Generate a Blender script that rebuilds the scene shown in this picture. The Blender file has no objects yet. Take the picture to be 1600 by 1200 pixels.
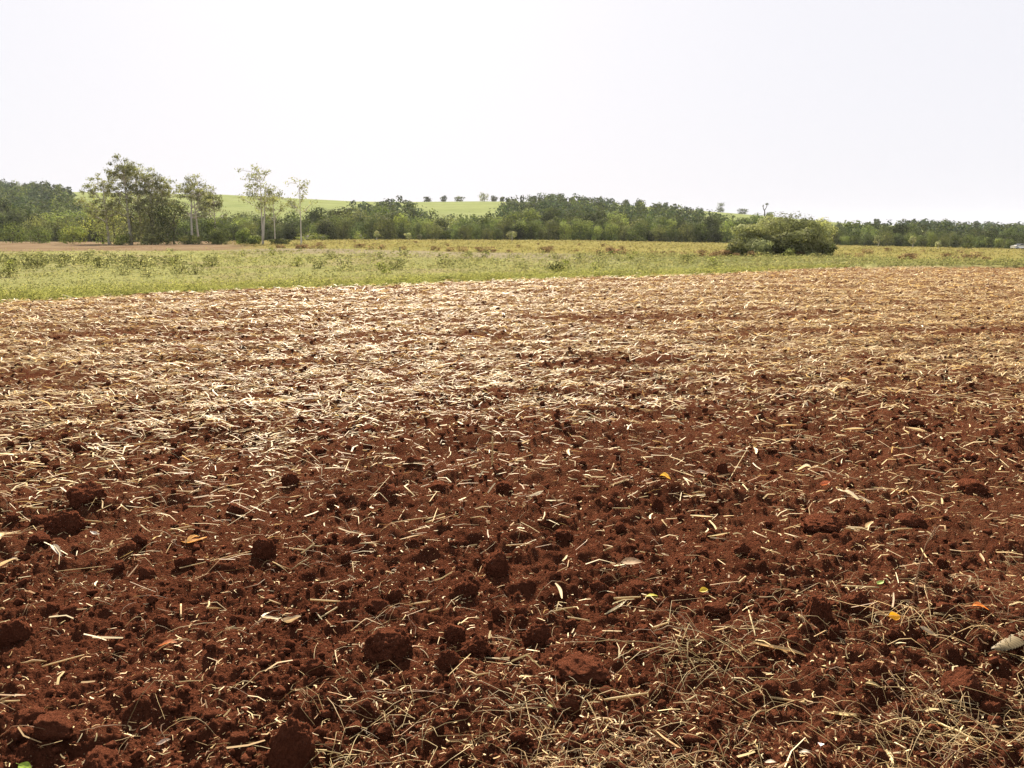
import bpy, math, random
import numpy as np
from mathutils import noise as mnoise, Vector

# ------------------------------------------------------------------ camera, sky, sun, exposure
random.seed(7)
RNG = np.random.default_rng(11)
scene = bpy.context.scene
CAM_Z = 1.6
HFOV = math.radians(65.0)
F = 800.0 / math.tan(HFOV / 2)                    # focal length in photograph pixels (1600 wide)
HORIZON = 362.0
PITCH = math.atan((600.0 - HORIZON) / F)
SUN_AZ = math.radians(-9.0)                        # from +Y towards +X
SUN_EL = math.radians(31.0)

cam_d = bpy.data.cameras.new('camera')
cam = bpy.data.objects.new('camera', cam_d)
scene.collection.objects.link(cam)
cam_d.sensor_width = 36.0
cam_d.lens = 18.0 / math.tan(HFOV / 2)
cam_d.clip_start = 0.05
cam_d.clip_end = 20000
cam.location = (0, 0, CAM_Z)
cam.rotation_euler = (math.pi / 2 - PITCH, 0, 0)
scene.camera = cam

world = bpy.data.worlds.new('World')
scene.world = world
world.use_nodes = True
wn = world.node_tree.nodes
wl = world.node_tree.links
wn.clear()
wo = wn.new('ShaderNodeOutputWorld')
wb = wn.new('ShaderNodeBackground')
sk = wn.new('ShaderNodeTexSky')
sk.sky_type = 'NISHITA'
sk.sun_disc = False
sk.sun_elevation = SUN_EL
sk.sun_rotation = SUN_AZ
sk.altitude = 400
sk.air_density = 1.0
sk.dust_density = 5.0
sk.ozone_density = 1.0
# thin bright overcast veil over the clear sky
veil = wn.new('ShaderNodeMix'); veil.data_type = 'RGBA'
veil.inputs['Factor'].default_value = 0.985
veil.inputs[7].default_value = (2.34, 2.33, 2.48, 1)
wl.new(sk.outputs[0], veil.inputs[6])
wl.new(veil.outputs[2], wb.inputs[0])
wb.inputs[1].default_value = 0.10
wl.new(wb.outputs[0], wo.inputs[0])

sun_d = bpy.data.lights.new('sun', 'SUN')
sun = bpy.data.objects.new('sun', sun_d)
scene.collection.objects.link(sun)
sun_d.energy = 5.0
sun_d.angle = math.radians(0.55)
sun_d.color = (1.0, 0.88, 0.71)
sdir = Vector((math.sin(SUN_AZ) * math.cos(SUN_EL), math.cos(SUN_AZ) * math.cos(SUN_EL), math.sin(SUN_EL)))
sun.rotation_euler = sdir.to_track_quat('Z', 'Y').to_euler()
sun.location = sdir * 60

scene.view_settings.view_transform = 'Standard'
scene.view_settings.look = 'None'
scene.view_settings.exposure = 1.9
scene.view_settings.gamma = 1
scene.view_settings.use_curve_mapping = False
scene.render.resolution_x = 1024
scene.render.resolution_y = 768

COL = scene.collection

# ------------------------------------------------------------------ projection helpers
CT, ST = math.cos(PITCH), math.sin(PITCH)

def project(x, y, z):
    dz = z - CAM_Z
    d = np.maximum(y * CT - dz * ST, 1e-3)
    return 800 + F * x / d, 600 - F * (y * ST + dz * CT) / d

def ray(px, py):
    a, b = (px - 800) / F, (600 - py) / F
    return a, CT + b * ST, -ST + b * CT

def at(px, py, D):
    """point on the pixel's ray at forward distance D"""
    a, b, c = ray(px, py)
    return a / b * D, D, CAM_Z + c / b * D

# ------------------------------------------------------------------ noise (vectorised gradient noise)
_perm = np.random.default_rng(5).permutation(256)
_perm = np.concatenate([_perm, _perm, _perm])
_ang = np.random.default_rng(6).random(256) * 2 * np.pi
_gx, _gy = np.cos(_ang), np.sin(_ang)

def pn(x, y):
    xi = np.floor(x).astype(np.int64); yi = np.floor(y).astype(np.int64)
    xf = x - xi; yf = y - yi
    xi &= 255; yi &= 255
    u = xf * xf * xf * (xf * (xf * 6 - 15) + 10); v = yf * yf * yf * (yf * (yf * 6 - 15) + 10)
    def g(ix, iy, dx, dy):
        h = _perm[_perm[ix] + iy]
        return _gx[h] * dx + _gy[h] * dy
    a = g(xi, yi, xf, yf); b = g(xi + 1, yi, xf - 1, yf)
    c = g(xi, yi + 1, xf, yf - 1); d = g(xi + 1, yi + 1, xf - 1, yf - 1)
    return (a + u * (b - a)) + v * ((c + u * (d - c)) - (a + u * (b - a)))

def sst(a, b, x):
    t = np.clip((x - a) / (b - a), 0, 1)
    return t * t * (3 - 2 * t)

# ------------------------------------------------------------------ the lie of the land
BASE_PX = np.array([-400, 0, 200, 400, 550, 900, 1100, 1300, 1600, 2000.])
BASE_PY = np.array([378, 377, 378, 376, 374, 375, 379, 383, 389, 394.])
TOP_PX = np.array([-600, -200, 0, 350, 560, 790, 950, 1080, 1200, 1330, 1600, 2000.])
TOP_PY = np.array([302, 298, 298, 304, 315, 315, 319, 328, 338, 350, 361, 364.])
FOREST_D, CREST_D = 240.0, 740.0

def row_to_h(py, D):
    b = (600 - py) / F
    return CAM_Z + (-ST + b * CT) / (CT + b * ST) * D

def H(x, y):
    x = np.asarray(x, float); y = np.asarray(y, float)
    u = np.clip(x / np.maximum(y, 1.0), -1.6, 1.6)
    px = 800 + F * u / CT
    hf = row_to_h(np.interp(px, BASE_PX, BASE_PY), FOREST_D)
    ht = row_to_h(np.interp(px, TOP_PX, TOP_PY), CREST_D)
    s = np.clip((y - 24) / (FOREST_D - 24), 0, 1)
    h = hf * s ** 1.1
    s2 = np.clip((y - 265) / (CREST_D - 265), 0, 1)
    h = h + (ht - hf) * (0.55 * s2 + 0.45 * s2 * s2 * (3 - 2 * s2))
    h = h - np.clip(y - CREST_D, 0, 5000) * 0.02
    k = sst(30, 70, y)
    h = h + k * 0.10 * pn(x / 9.0, y / 9.0) + sst(280, 420, y) * 0.5 * pn(x / 60.0, y / 60.0)
    return h

def ground(px, py, y0=1.2, y1=1500):
    D = np.geomspace(y0, y1, 1500)
    a, b, c = ray(px, py)
    z = CAM_Z + c / b * D
    below = np.nonzero(z <= H(a / b * D, D))[0]
    i = below[0] if len(below) else len(D) - 1
    return a / b * D[i], D[i], float(H(a / b * D[i], D[i]))

def dist_table(pxs, pys):
    return np.array([ground(p, q)[1] for p, q in zip(pxs, pys)])

EDGE_PX = np.array([-500, -200, 0, 200, 400, 560, 750, 900, 1060, 1150, 1250, 1350, 1600, 1900, 2300.])
EDGE_PY = np.array([500, 482, 469, 459, 450, 446, 437.5, 432.5, 429.5, 425.5, 420, 417.5, 416, 415, 414.])
EDGE_D = dist_table(EDGE_PX, EDGE_PY)
BORD_PX = np.array([-500, 0, 200, 340, 440, 600, 800, 950, 1100, 1300, 1420, 1600, 1900.])
BORD_PY = np.array([392, 393, 392, 391, 388, 391, 395, 399, 402, 402, 408, 411.5, 412.])
BORD_D = dist_table(BORD_PX, BORD_PY)

def pxu(x, y):
    return 800 + F * np.clip(x / np.maximum(y, 1.0), -3, 3) / CT

def edge_d(px):
    return np.interp(px, EDGE_PX, EDGE_D)

def bord_d(px):
    return np.interp(px, BORD_PX, BORD_D)

# relief of the tilled soil
def bil(x, y, s, ox):
    return np.abs(pn(x * s + ox, y * s + ox * 1.7))

def micro(x, y):
    r = np.hypot(x, y)
    near = 1 - sst(7, 14, r)
    m = 0.020 * np.sin(2 * np.pi * (y * 0.97 - x * 0.22) / 0.85 + 2.2 * pn(x * 0.5, y * 0.5)) * (0.6 + 0.8 * pn(x * 0.4 + 9, y * 0.4))
    m = m + 0.055 * pn(x * 0.8 + 3, y * 0.8) + 0.035 * pn(x * 2.1 + 7, y * 2.1)
    w = 0.5 + 0.5 * sst(-0.15, 0.25, pn(x * 0.9 + 31, y * 0.9))
    m = m + w * (0.075 * bil(x, y, 3.7, 2.0) + 0.068 * bil(x, y, 8.3, 5.0))
    m = m + near * (0.034 * bil(x, y, 15.0, 1.0) + 0.024 * bil(x, y, 33.0, 8.0) + 0.013 * bil(x, y, 71.0, 4.0))
    far = sst(8, 16, r)
    m = m + far * (0.05 * pn(x * 0.45, y * 1.3) + 0.045 * bil(x, y, 5.1, 12.0) + 0.022 * pn(x * 7.3, y * 7.3))
    return m - 0.06

def soil_z(x, y):
    return H(x, y) + micro(np.asarray(x, float), np.asarray(y, float))

# ------------------------------------------------------------------ mesh helpers
def mesh_np(name, V, polys, col=None, smooth=False):
    """polys: list of int arrays (M,k)"""
    me = bpy.data.meshes.new(name)
    V = np.asarray(V, np.float32).reshape(-1, 3)
    polys = [np.asarray(p, np.int32) for p in polys if p is not None and len(p)]
    nl = sum(p.size for p in polys); npoly = sum(len(p) for p in polys)
    me.vertices.add(len(V)); me.vertices.foreach_set('co', V.ravel())
    me.loops.add(nl); me.polygons.add(npoly)
    me.loops.foreach_set('vertex_index', np.concatenate([p.ravel() for p in polys]))
    tot = np.concatenate([np.full(len(p), p.shape[1], np.int32) for p in polys])
    st = np.concatenate([[0], np.cumsum(tot)[:-1]]).astype(np.int32)
    me.polygons.foreach_set('loop_start', st)
    if smooth:
        me.polygons.foreach_set('use_smooth', np.ones(npoly, bool))
    me.update(calc_edges=True)
    if col is not None:
        at_ = me.color_attributes.new('Col', 'FLOAT_COLOR', 'POINT')
        c = np.ones((len(V), 4), np.float32); c[:, :3] = col
        at_.data.foreach_set('color', c.ravel())
    me.validate()
    return me

class Geo:
    def __init__(s):
        s.V, s.Q, s.T, s.C, s.n = [], [], [], [], 0
    def add(s, V, Q=None, T=None, C=(1, 1, 1)):
        V = np.asarray(V, float).reshape(-1, 3)
        s.V.append(V)
        if Q is not None and len(Q): s.Q.append(np.asarray(Q) + s.n)
        if T is not None and len(T): s.T.append(np.asarray(T) + s.n)
        C = np.asarray(C, float)
        s.C.append(np.broadcast_to(C, (len(V), 3)) if C.ndim == 1 else C)
        s.n += len(V)
    def mesh(s, name, smooth=False):
        return mesh_np(name, np.concatenate(s.V), [np.concatenate(s.Q) if s.Q else None, np.concatenate(s.T) if s.T else None],
                       np.concatenate(s.C), smooth)

def obj(name, me, mat=None, parent=None, loc=None, rot=None, scale=None):
    if mat is not None and not me.materials:
        me.materials.append(mat)
    o = bpy.data.objects.new(name, me)
    COL.objects.link(o)
    if parent: o.parent = parent
    if loc is not None: o.location = loc
    if rot is not None: o.rotation_euler = rot
    if scale is not None: o.scale = (scale,) * 3 if np.isscalar(scale) else scale
    return o

def empty(name, loc, rz=0.0, scale=None):
    o = bpy.data.objects.new(name, None)
    COL.objects.link(o)
    o.location = loc; o.rotation_euler = (0, 0, rz)
    o.empty_display_size = 0.2
    if scale is not None: o.scale = (scale,) * 3 if np.isscalar(scale) else scale
    return o

def tag(o, label=None, cat=None, group=None, kind=None):
    if label: o['label'] = label
    if cat: o['category'] = cat
    if group: o['group'] = group
    if kind: o['kind'] = kind
    return o

def unit(v):
    return v / np.maximum(np.linalg.norm(v, axis=-1, keepdims=True), 1e-9)

def tube(geo, pts, radii, sides=6, col=(1, 1, 1), cap=True):
    P = np.asarray(pts, float); R = np.asarray(radii, float)
    n = len(P)
    T = np.gradient(P, axis=0); T = unit(T)
    ref = np.array([0.31, 0.95, 0.05]) if abs(T[0] @ np.array([0.31, 0.95, 0.05])) < 0.9 else np.array([1., 0, 0])
    A = unit(np.cross(T, ref)); B = np.cross(T, A)
    th = np.arange(sides) / sides * 2 * np.pi
    V = P[:, None, :] + R[:, None, None] * (np.cos(th)[None, :, None] * A[:, None, :] + np.sin(th)[None, :, None] * B[:, None, :])
    i, j = np.meshgrid(np.arange(n - 1), np.arange(sides), indexing='ij')
    j2 = (j + 1) % sides
    Q = np.stack([i * sides + j, i * sides + j2, (i + 1) * sides + j2, (i + 1) * sides + j], -1).reshape(-1, 4)
    V = V.reshape(-1, 3); Tt = None
    if cap:
        V = np.concatenate([V, P[:1], P[-1:]])
        k = np.arange(sides); k2 = (k + 1) % sides
        Tt = np.concatenate([np.stack([k2, k, np.full(sides, n * sides)], -1),
                             np.stack([(n - 1) * sides + k, (n - 1) * sides + k2, np.full(sides, n * sides + 1)], -1)])
    geo.add(V, Q, Tt, col)

def leaves(geo, C, Nn, size, aspect=0.55, col=(1, 1, 1), rng=RNG, bend=0.0, axis=None):
    """diamond leaves, one quad each"""
    n = len(C)
    size = np.broadcast_to(np.asarray(size, float), (n,))
    if axis is None:
        axis = rng.normal(size=(n, 3))
    t1 = unit(np.cross(Nn, np.cross(axis, Nn)) + 1e-6)
    t2 = np.cross(Nn, t1)
    a = t1 * size[:, None] * 0.5; b = t2 * (size * aspect)[:, None] * 0.5
    up = Nn * (size * bend)[:, None]
    V = np.stack([C - a, C - b + up, C + a, C + b + up], 1).reshape(-1, 3)
    Q = np.arange(4 * n).reshape(-1, 4)
    col = np.asarray(col, float)
    if col.ndim == 2: col = np.repeat(col, 4, 0)
    geo.add(V, Q, None, col)

# ------------------------------------------------------------------ materials
def nodes_mat(name):
    m = bpy.data.materials.new(name); m.use_nodes = True
    nt = m.node_tree; nt.nodes.clear()
    out = nt.nodes.new('ShaderNodeOutputMaterial')
    return m, nt, out

def N(nt, t, **kw):
    n = nt.nodes.new(t)
    for k, v in kw.items(): setattr(n, k, v)
    return n

def noise_node(nt, scale, detail=4, rough=0.6, coord=None, dist=0.0):
    n = N(nt, 'ShaderNodeTexNoise')
    n.inputs['Scale'].default_value = scale; n.inputs['Detail'].default_value = detail
    n.inputs['Roughness'].default_value = rough; n.inputs['Distortion'].default_value = dist
    if coord: nt.links.new(coord, n.inputs['Vector'])
    return n

def ramp(nt, fac, stops):
    r = N(nt, 'ShaderNodeValToRGB')
    e = r.color_ramp.elements
    while len(e) < len(stops): e.new(0.5)
    for el, (p, c) in zip(e, stops):
        el.position = p; el.color = (*c, 1)
    nt.links.new(fac, r.inputs[0])
    return r

def mixc(nt, fac, a, b, mode='MIX'):
    m = N(nt, 'ShaderNodeMix', data_type='RGBA', blend_type=mode)
    for sock, v in ((m.inputs['Factor'], fac), (m.inputs[6], a), (m.inputs[7], b)):
        if hasattr(v, 'links'): nt.links.new(v, sock)
        elif isinstance(v, tuple): sock.default_value = (*v, 1)
        else: sock.default_value = v
    return m.outputs[2]

def leaf_mat(name, trans=0.35, var=0.35, rough=0.6, spec=0.25, tint=(1.15, 1.2, 0.75)):
    """colour from the mesh's own leaf colours, varied per tree, with light passing through the leaf"""
    m, nt, out = nodes_mat(name)
    at_ = N(nt, 'ShaderNodeAttribute', attribute_name='Col')
    oi = N(nt, 'ShaderNodeObjectInfo')
    mr = N(nt, 'ShaderNodeMapRange')
    mr.inputs['To Min'].default_value = 1 - var; mr.inputs['To Max'].default_value = 1 + var
    nt.links.new(oi.outputs['Random'], mr.inputs['Value'])
    c = mixc(nt, 1.0, at_.outputs['Color'], mr.outputs[0], 'MULTIPLY')
    p = N(nt, 'ShaderNodeBsdfPrincipled')
    p.inputs['Roughness'].default_value = rough
    p.inputs['Specular IOR Level'].default_value = spec
    nt.links.new(c, p.inputs['Base Color'])
    t = N(nt, 'ShaderNodeBsdfTranslucent')
    c2 = mixc(nt, 1.0, c, tint, 'MULTIPLY')
    nt.links.new(c2, t.inputs['Color'])
    mx = N(nt, 'ShaderNodeMixShader'); mx.inputs[0].default_value = trans
    nt.links.new(p.outputs[0], mx.inputs[1]); nt.links.new(t.outputs[0], mx.inputs[2])
    nt.links.new(mx.outputs[0], out.inputs[0])
    return m

def bark_mat(name, c1, c2, scale=6.0, strength=0.4):
    m, nt, out = nodes_mat(name)
    tc = N(nt, 'ShaderNodeTexCoord')
    mp = N(nt, 'ShaderNodeMapping'); mp.inputs['Scale'].default_value = (1, 1, 0.25)
    nt.links.new(tc.outputs['Object'], mp.inputs[0])
    n = noise_node(nt, scale, 5, 0.65, mp.outputs[0])
    r = ramp(nt, n.outputs['Fac'], [(0.3, c1), (0.7, c2)])
    p = N(nt, 'ShaderNodeBsdfPrincipled'); p.inputs['Roughness'].default_value = 0.85
    p.inputs['Specular IOR Level'].default_value = 0.2
    nt.links.new(r.outputs[0], p.inputs['Base Color'])
    b = N(nt, 'ShaderNodeBump'); b.inputs['Strength'].default_value = strength
    nt.links.new(n.outputs['Fac'], b.inputs['Height']); nt.links.new(b.outputs[0], p.inputs['Normal'])
    nt.links.new(p.outputs[0], out.inputs[0])
    return m

SOIL_D, SOIL_M, SOIL_L = (0.052, 0.0175, 0.0098), (0.106, 0.0362, 0.0198), (0.178, 0.067, 0.0360)

def soil_mat(name, use_attr, gain=1.0):
    m, nt, out = nodes_mat(name)
    geo = N(nt, 'ShaderNodeNewGeometry')
    P = geo.outputs['Position']
    if not use_attr:
        tc = N(nt, 'ShaderNodeTexCoord'); P = tc.outputs['Object']
    n1 = noise_node(nt, 1.3 if use_attr else 7.0, 6, 0.65, P)
    n2 = noise_node(nt, 55.0 if use_attr else 40.0, 5, 0.75, P)
    n3 = noise_node(nt, 260.0 if use_attr else 160.0, 3, 0.7, P)
    add = N(nt, 'ShaderNodeMath', operation='MULTIPLY_ADD'); add.inputs[1].default_value = 0.55
    nt.links.new(n2.outputs['Fac'], add.inputs[0])
    half = N(nt, 'ShaderNodeMath', operation='MULTIPLY'); half.inputs[1].default_value = 0.45
    nt.links.new(n1.outputs['Fac'], half.inputs[0]); nt.links.new(half.outputs[0], add.inputs[2])
    r = ramp(nt, add.outputs[0], [(q, tuple(v * gain for v in cc)) for q, cc in ((0.34, SOIL_D), (0.52, SOIL_M), (0.72, SOIL_L))])
    c = r.outputs[0]
    if use_attr:
        # chaff worked into the surface of the field
        at_ = N(nt, 'ShaderNodeAttribute', attribute_name='Col')
        sp = N(nt, 'ShaderNodeSeparateColor'); nt.links.new(at_.outputs['Color'], sp.inputs[0])
        mp = N(nt, 'ShaderNodeMapping'); mp.inputs['Scale'].default_value = (1.0, 0.55, 1.0)
        nt.links.new(P, mp.inputs[0])
        f = noise_node(nt, 16.0, 6, 0.8, mp.outputs[0], 0.6)
        th = N(nt, 'ShaderNodeMapRange'); th.inputs['From Min'].default_value = 0.46; th.inputs['From Max'].default_value = 0.60
        nt.links.new(f.outputs['Fac'], th.inputs['Value'])
        mu = N(nt, 'ShaderNodeMath', operation='MULTIPLY'); nt.links.new(th.outputs[0], mu.inputs[0]); nt.links.new(sp.outputs[0], mu.inputs[1])
        sr = ramp(nt, n2.outputs['Fac'], [(0.3, (0.26, 0.17, 0.085)), (0.7, (0.44, 0.33, 0.18))])
        c = mixc(nt, mu.outputs[0], c, sr.outputs[0])
        # small pale flecks in the near soil
        v = N(nt, 'ShaderNodeTexVoronoi'); v.inputs['Scale'].default_value = 75.0
        nt.links.new(P, v.inputs['Vector'])
        lt = N(nt, 'ShaderNodeMath', operation='LESS_THAN'); lt.inputs[1].default_value = 0.16
        nt.links.new(v.outputs['Distance'], lt.inputs[0])
        sc = N(nt, 'ShaderNodeSeparateColor'); nt.links.new(v.outputs['Color'], sc.inputs[0])
        gt = N(nt, 'ShaderNodeMath', operation='GREATER_THAN'); gt.inputs[1].default_value = 0.80
        nt.links.new(sc.outputs[0], gt.inputs[0])
        fl = N(nt, 'ShaderNodeMath', operation='MULTIPLY'); nt.links.new(lt.outputs[0], fl.inputs[0]); nt.links.new(gt.outputs[0], fl.inputs[1])
        c = mixc(nt, fl.outputs[0], c, (0.32, 0.22, 0.13))
    p = N(nt, 'ShaderNodeBsdfPrincipled'); p.inputs['Roughness'].default_value = 0.95
    p.inputs['Specular IOR Level'].default_value = 0.0
    nt.links.new(c, p.inputs['Base Color'])
    hb = N(nt, 'ShaderNodeMath', operation='ADD')
    nt.links.new(n2.outputs['Fac'], hb.inputs[0]); nt.links.new(n3.outputs['Fac'], hb.inputs[1])
    k = 1.0 if use_attr else 0.22
    wob = N(nt, 'ShaderNodeVectorMath', operation='MULTIPLY_ADD')
    wob.inputs[1].default_value = (0.02 / k,) * 3
    nt.links.new(n2.outputs['Color'], wob.inputs[0]); nt.links.new(P, wob.inputs[2])
    for sc_, am in ((85.0 * k, 1.6),):
        gr = N(nt, 'ShaderNodeTexVoronoi'); gr.inputs['Scale'].default_value = sc_
        nt.links.new(wob.outputs[0], gr.inputs['Vector'])
        ad = N(nt, 'ShaderNodeMath', operation='MULTIPLY_ADD'); ad.inputs[1].default_value = -am
        nt.links.new(gr.outputs['Distance'], ad.inputs[0]); nt.links.new(hb.outputs[0], ad.inputs[2])
        hb = ad
    b = N(nt, 'ShaderNodeBump'); b.inputs['Strength'].default_value = 1.0; b.inputs['Distance'].default_value = 0.022 if use_attr else 0.045
    nt.links.new(hb.outputs[0], b.inputs['Height']); nt.links.new(b.outputs[0], p.inputs['Normal'])
    nt.links.new(p.outputs[0], out.inputs[0])
    return m

def land_mat():
    m, nt, out = nodes_mat('land')
    geo = N(nt, 'ShaderNodeNewGeometry'); P = geo.outputs['Position']
    at_ = N(nt, 'ShaderNodeAttribute', attribute_name='Col')
    n1 = noise_node(nt, 0.06, 5, 0.6, P); n2 = noise_node(nt, 0.9, 6, 0.75, P); n3 = noise_node(nt, 9.0, 3, 0.7, P)
    s = N(nt, 'ShaderNodeMath', operation='ADD'); nt.links.new(n1.outputs['Fac'], s.inputs[0]); nt.links.new(n2.outputs['Fac'], s.inputs[1])
    s2 = N(nt, 'ShaderNodeMath', operation='ADD'); nt.links.new(s.outputs[0], s2.inputs[0]); nt.links.new(n3.outputs['Fac'], s2.inputs[1])
    mr = N(nt, 'ShaderNodeMapRange'); mr.inputs['From Min'].default_value = 1.1; mr.inputs['From Max'].default_value = 1.9
    mr.inputs['To Min'].default_value = 0.72; mr.inputs['To Max'].default_value = 1.28
    nt.links.new(s2.outputs[0], mr.inputs['Value'])
    c = mixc(nt, 1.0, at_.outputs['Color'], mr.outputs[0], 'MULTIPLY')
    p = N(nt, 'ShaderNodeBsdfPrincipled'); p.inputs['Roughness'].default_value = 0.95
    p.inputs['Specular IOR Level'].default_value = 0.0
    nt.links.new(c, p.inputs['Base Color'])
    b = N(nt, 'ShaderNodeBump'); b.inputs['Strength'].default_value = 0.6; b.inputs['Distance'].default_value = 0.2
    nt.links.new(n2.outputs['Fac'], b.inputs['Height']); nt.links.new(b.outputs[0], p.inputs['Normal'])
    nt.links.new(p.outputs[0], out.inputs[0])
    return m

def plain_mat(name, c, rough=0.6, spec=0.4, metallic=0.0, var=0.1, scale=30):
    m, nt, out = nodes_mat(name)
    tc = N(nt, 'ShaderNodeTexCoord')
    n = noise_node(nt, scale, 3, 0.6, tc.outputs['Object'])
    r = ramp(nt, n.outputs['Fac'], [(0.3, tuple(v * (1 - var) for v in c)), (0.7, tuple(min(v * (1 + var), 1) for v in c))])
    p = N(nt, 'ShaderNodeBsdfPrincipled'); p.inputs['Roughness'].default_value = rough
    p.inputs['Specular IOR Level'].default_value = spec; p.inputs['Metallic'].default_value = metallic
    nt.links.new(r.outputs[0], p.inputs['Base Color'])
    nt.links.new(p.outputs[0], out.inputs[0])
    return m

M_SOIL = soil_mat('tilled_soil', True)
M_CLOD = soil_mat('clod_soil', False, 1.9)
M_LAND = land_mat()
M_LEAF = leaf_mat('foliage', 0.24, 0.52, 0.85, 0.02)
M_WEED = leaf_mat('weed_leaf', 0.55, 0.0, 0.85, 0.0, tint=(1.05, 1.02, 0.85))
M_STRAW = leaf_mat('straw', 0.30, 0.22, 0.6, 0.19, (1.08, 0.98, 0.78))
M_BARK = bark_mat('dark_bark', (0.05, 0.04, 0.03), (0.13, 0.11, 0.085))
M_EUC = bark_mat('pale_bark', (0.30, 0.27, 0.23), (0.55, 0.52, 0.47), 3.0, 0.2)

# ------------------------------------------------------------------ terrain sheet
def build_terrain():
    r = np.concatenate([[0.0], np.geomspace(1.5, 2400, 300)])
    th = np.concatenate([np.linspace(-180, -50, 60, endpoint=False), np.linspace(-50, 50, 520, endpoint=False), np.linspace(50, 180, 60, endpoint=False)])
    th = np.radians(th)
    R, TH = np.meshgrid(r, th, indexing='ij')
    X = R * np.sin(TH); Y = R * np.cos(TH)
    Z = H(X, Y)
    px = pxu(X, Y)
    front = Y > 1
    ed = np.where(front, edge_d(px), 60.0); bd = np.where(front, bord_d(px), 200.0)
    infield = (Y < ed)
    # the tilled field sheet lies over this one
    infront = (np.abs(TH) < math.radians(68)) & infield
    Z = Z - np.where(infront, 0.22, 0.0)
    _, py = project(X, Y, H(X, Y))
    rng = np.random.default_rng(3)
    c = np.zeros(X.shape + (3,))
    def paint(mask, col):
        m = np.clip(mask, 0, 1)[..., None]
        c[...] = c * (1 - m) + np.array(col) * m
    nA = pn(X / 6, Y / 6); nB = pn(X / 23 + 4, Y / 23); nC = pn(X / 2.2, Y / 2.2)
    paint(np.ones_like(X), (0.168, 0.170, 0.070))
    paint(sst(-0.1, 0.35, nA + 0.5 * nC), (0.175, 0.155, 0.082))
    paint(sst(0.1, 0.4, nB), (0.132, 0.138, 0.060))
    # greyish dry band along the meadow border
    k = sst(0.62, 0.86, Y / np.maximum(bd, 1)) * sst(330, 420, px) * (1 - sst(850, 1050, px))
    paint(k * 0.8, (0.165, 0.138, 0.102))
    # meadow
    md = sst(0.97, 1.03, Y / np.maximum(bd, 1))
    paint(md, (0.160, 0.142, 0.052))
    paint(md * sst(0.0, 0.4, nB + 0.4 * nA), (0.146, 0.136, 0.050))
    paint(md * sst(0.25, 0.5, pn(X / 14, Y / 5)) * 0.6, (0.135, 0.095, 0.042))
    # bare tilled strip at the left
    dirt = sst(0.97, 1.03, Y / np.maximum(bd, 1)) * (1 - sst(330, 440, px))
    paint(dirt, (0.150, 0.112, 0.072))
    paint(dirt * sst(0.0, 0.3, pn(X / 20, Y / 3.0)), (0.110, 0.072, 0.045))
    # bright grass verge along the field
    vg = (Y - ed)
    paint((1 - sst(1.2, 3.4, vg + 2.0 * nC)) * sst(-0.4, 0.2, vg) * (1 - sst(1150, 1350, px)), (0.19, 0.195, 0.055))
    paint(np.where(infield, 1.0, 0.0), SOIL_M)
    # wood floor and cane hill
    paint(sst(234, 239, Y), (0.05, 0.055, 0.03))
    cane = sst(330, 345, Y)
    paint(cane, (0.170, 0.192, 0.082))
    paint(cane * sst(0.0, 0.3, pn(X / 120 + 3, Y / 60)) * 0.6, (0.150, 0.176, 0.074))
    paint(cane * sst(0.05, 0.25, pn(X / 300 + 7, Y / 9.0)) * 0.45, (0.120, 0.150, 0.052))
    paint(sst(1050, 1500, Y), (0.14, 0.18, 0.06))
    n0, n1_ = X.shape
    V = np.stack([X, Y, Z], -1).reshape(-1, 3)
    i, j = np.meshgrid(np.arange(n0 - 1), np.arange(n1_), indexing='ij')
    j2 = (j + 1) % n1_
    Q = np.stack([i * n1_ + j, (i + 1) * n1_ + j, (i + 1) * n1_ + j2, i * n1_ + j2], -1)
    T = np.stack([Q[0][:, 0], Q[0][:, 1], Q[0][:, 2]], -1)
    Q = Q[1:].reshape(-1, 4)
    Q = Q[:, ::-1]; T = T[:, ::-1]
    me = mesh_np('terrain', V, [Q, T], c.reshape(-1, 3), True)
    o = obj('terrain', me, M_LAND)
    tag(o, 'rolling farmland of weeds, dry meadow and cane hillside', None, None, 'structure')

build_terrain()

def straw_density(x, y):
    """how much straw lies on the field at a place (0..1)"""
    r = np.hypot(x, y); px = pxu(x, y)
    start = np.interp(px, [-200, 0, 500, 800, 1100, 1600, 1900], [6.2, 6.4, 7.0, 7.6, 8.6, 8.2, 8.0])
    band = sst(0.55, 1.30, y / start + 0.25 * pn(x * 0.7 + 2, y * 0.7))
    pat = pn(x * 0.13 + 11, y * 0.42 + 3) + 0.6 * pn(x * 0.42, y * 1.3 + 5)
    fine = .55 + .9 * sst(-.25, .3, pn(x * 2.3 + 8, y * 2.9))
    d = band * fine * (0.66 + .34 * sst(9, 20, y) - 0.58 * sst(0.0, 0.38, pat) * (1 - 0.5 * sst(15, 26, y)))
    # the bare streak across the middle of the straw
    return np.clip(d, 0, 1)

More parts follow.
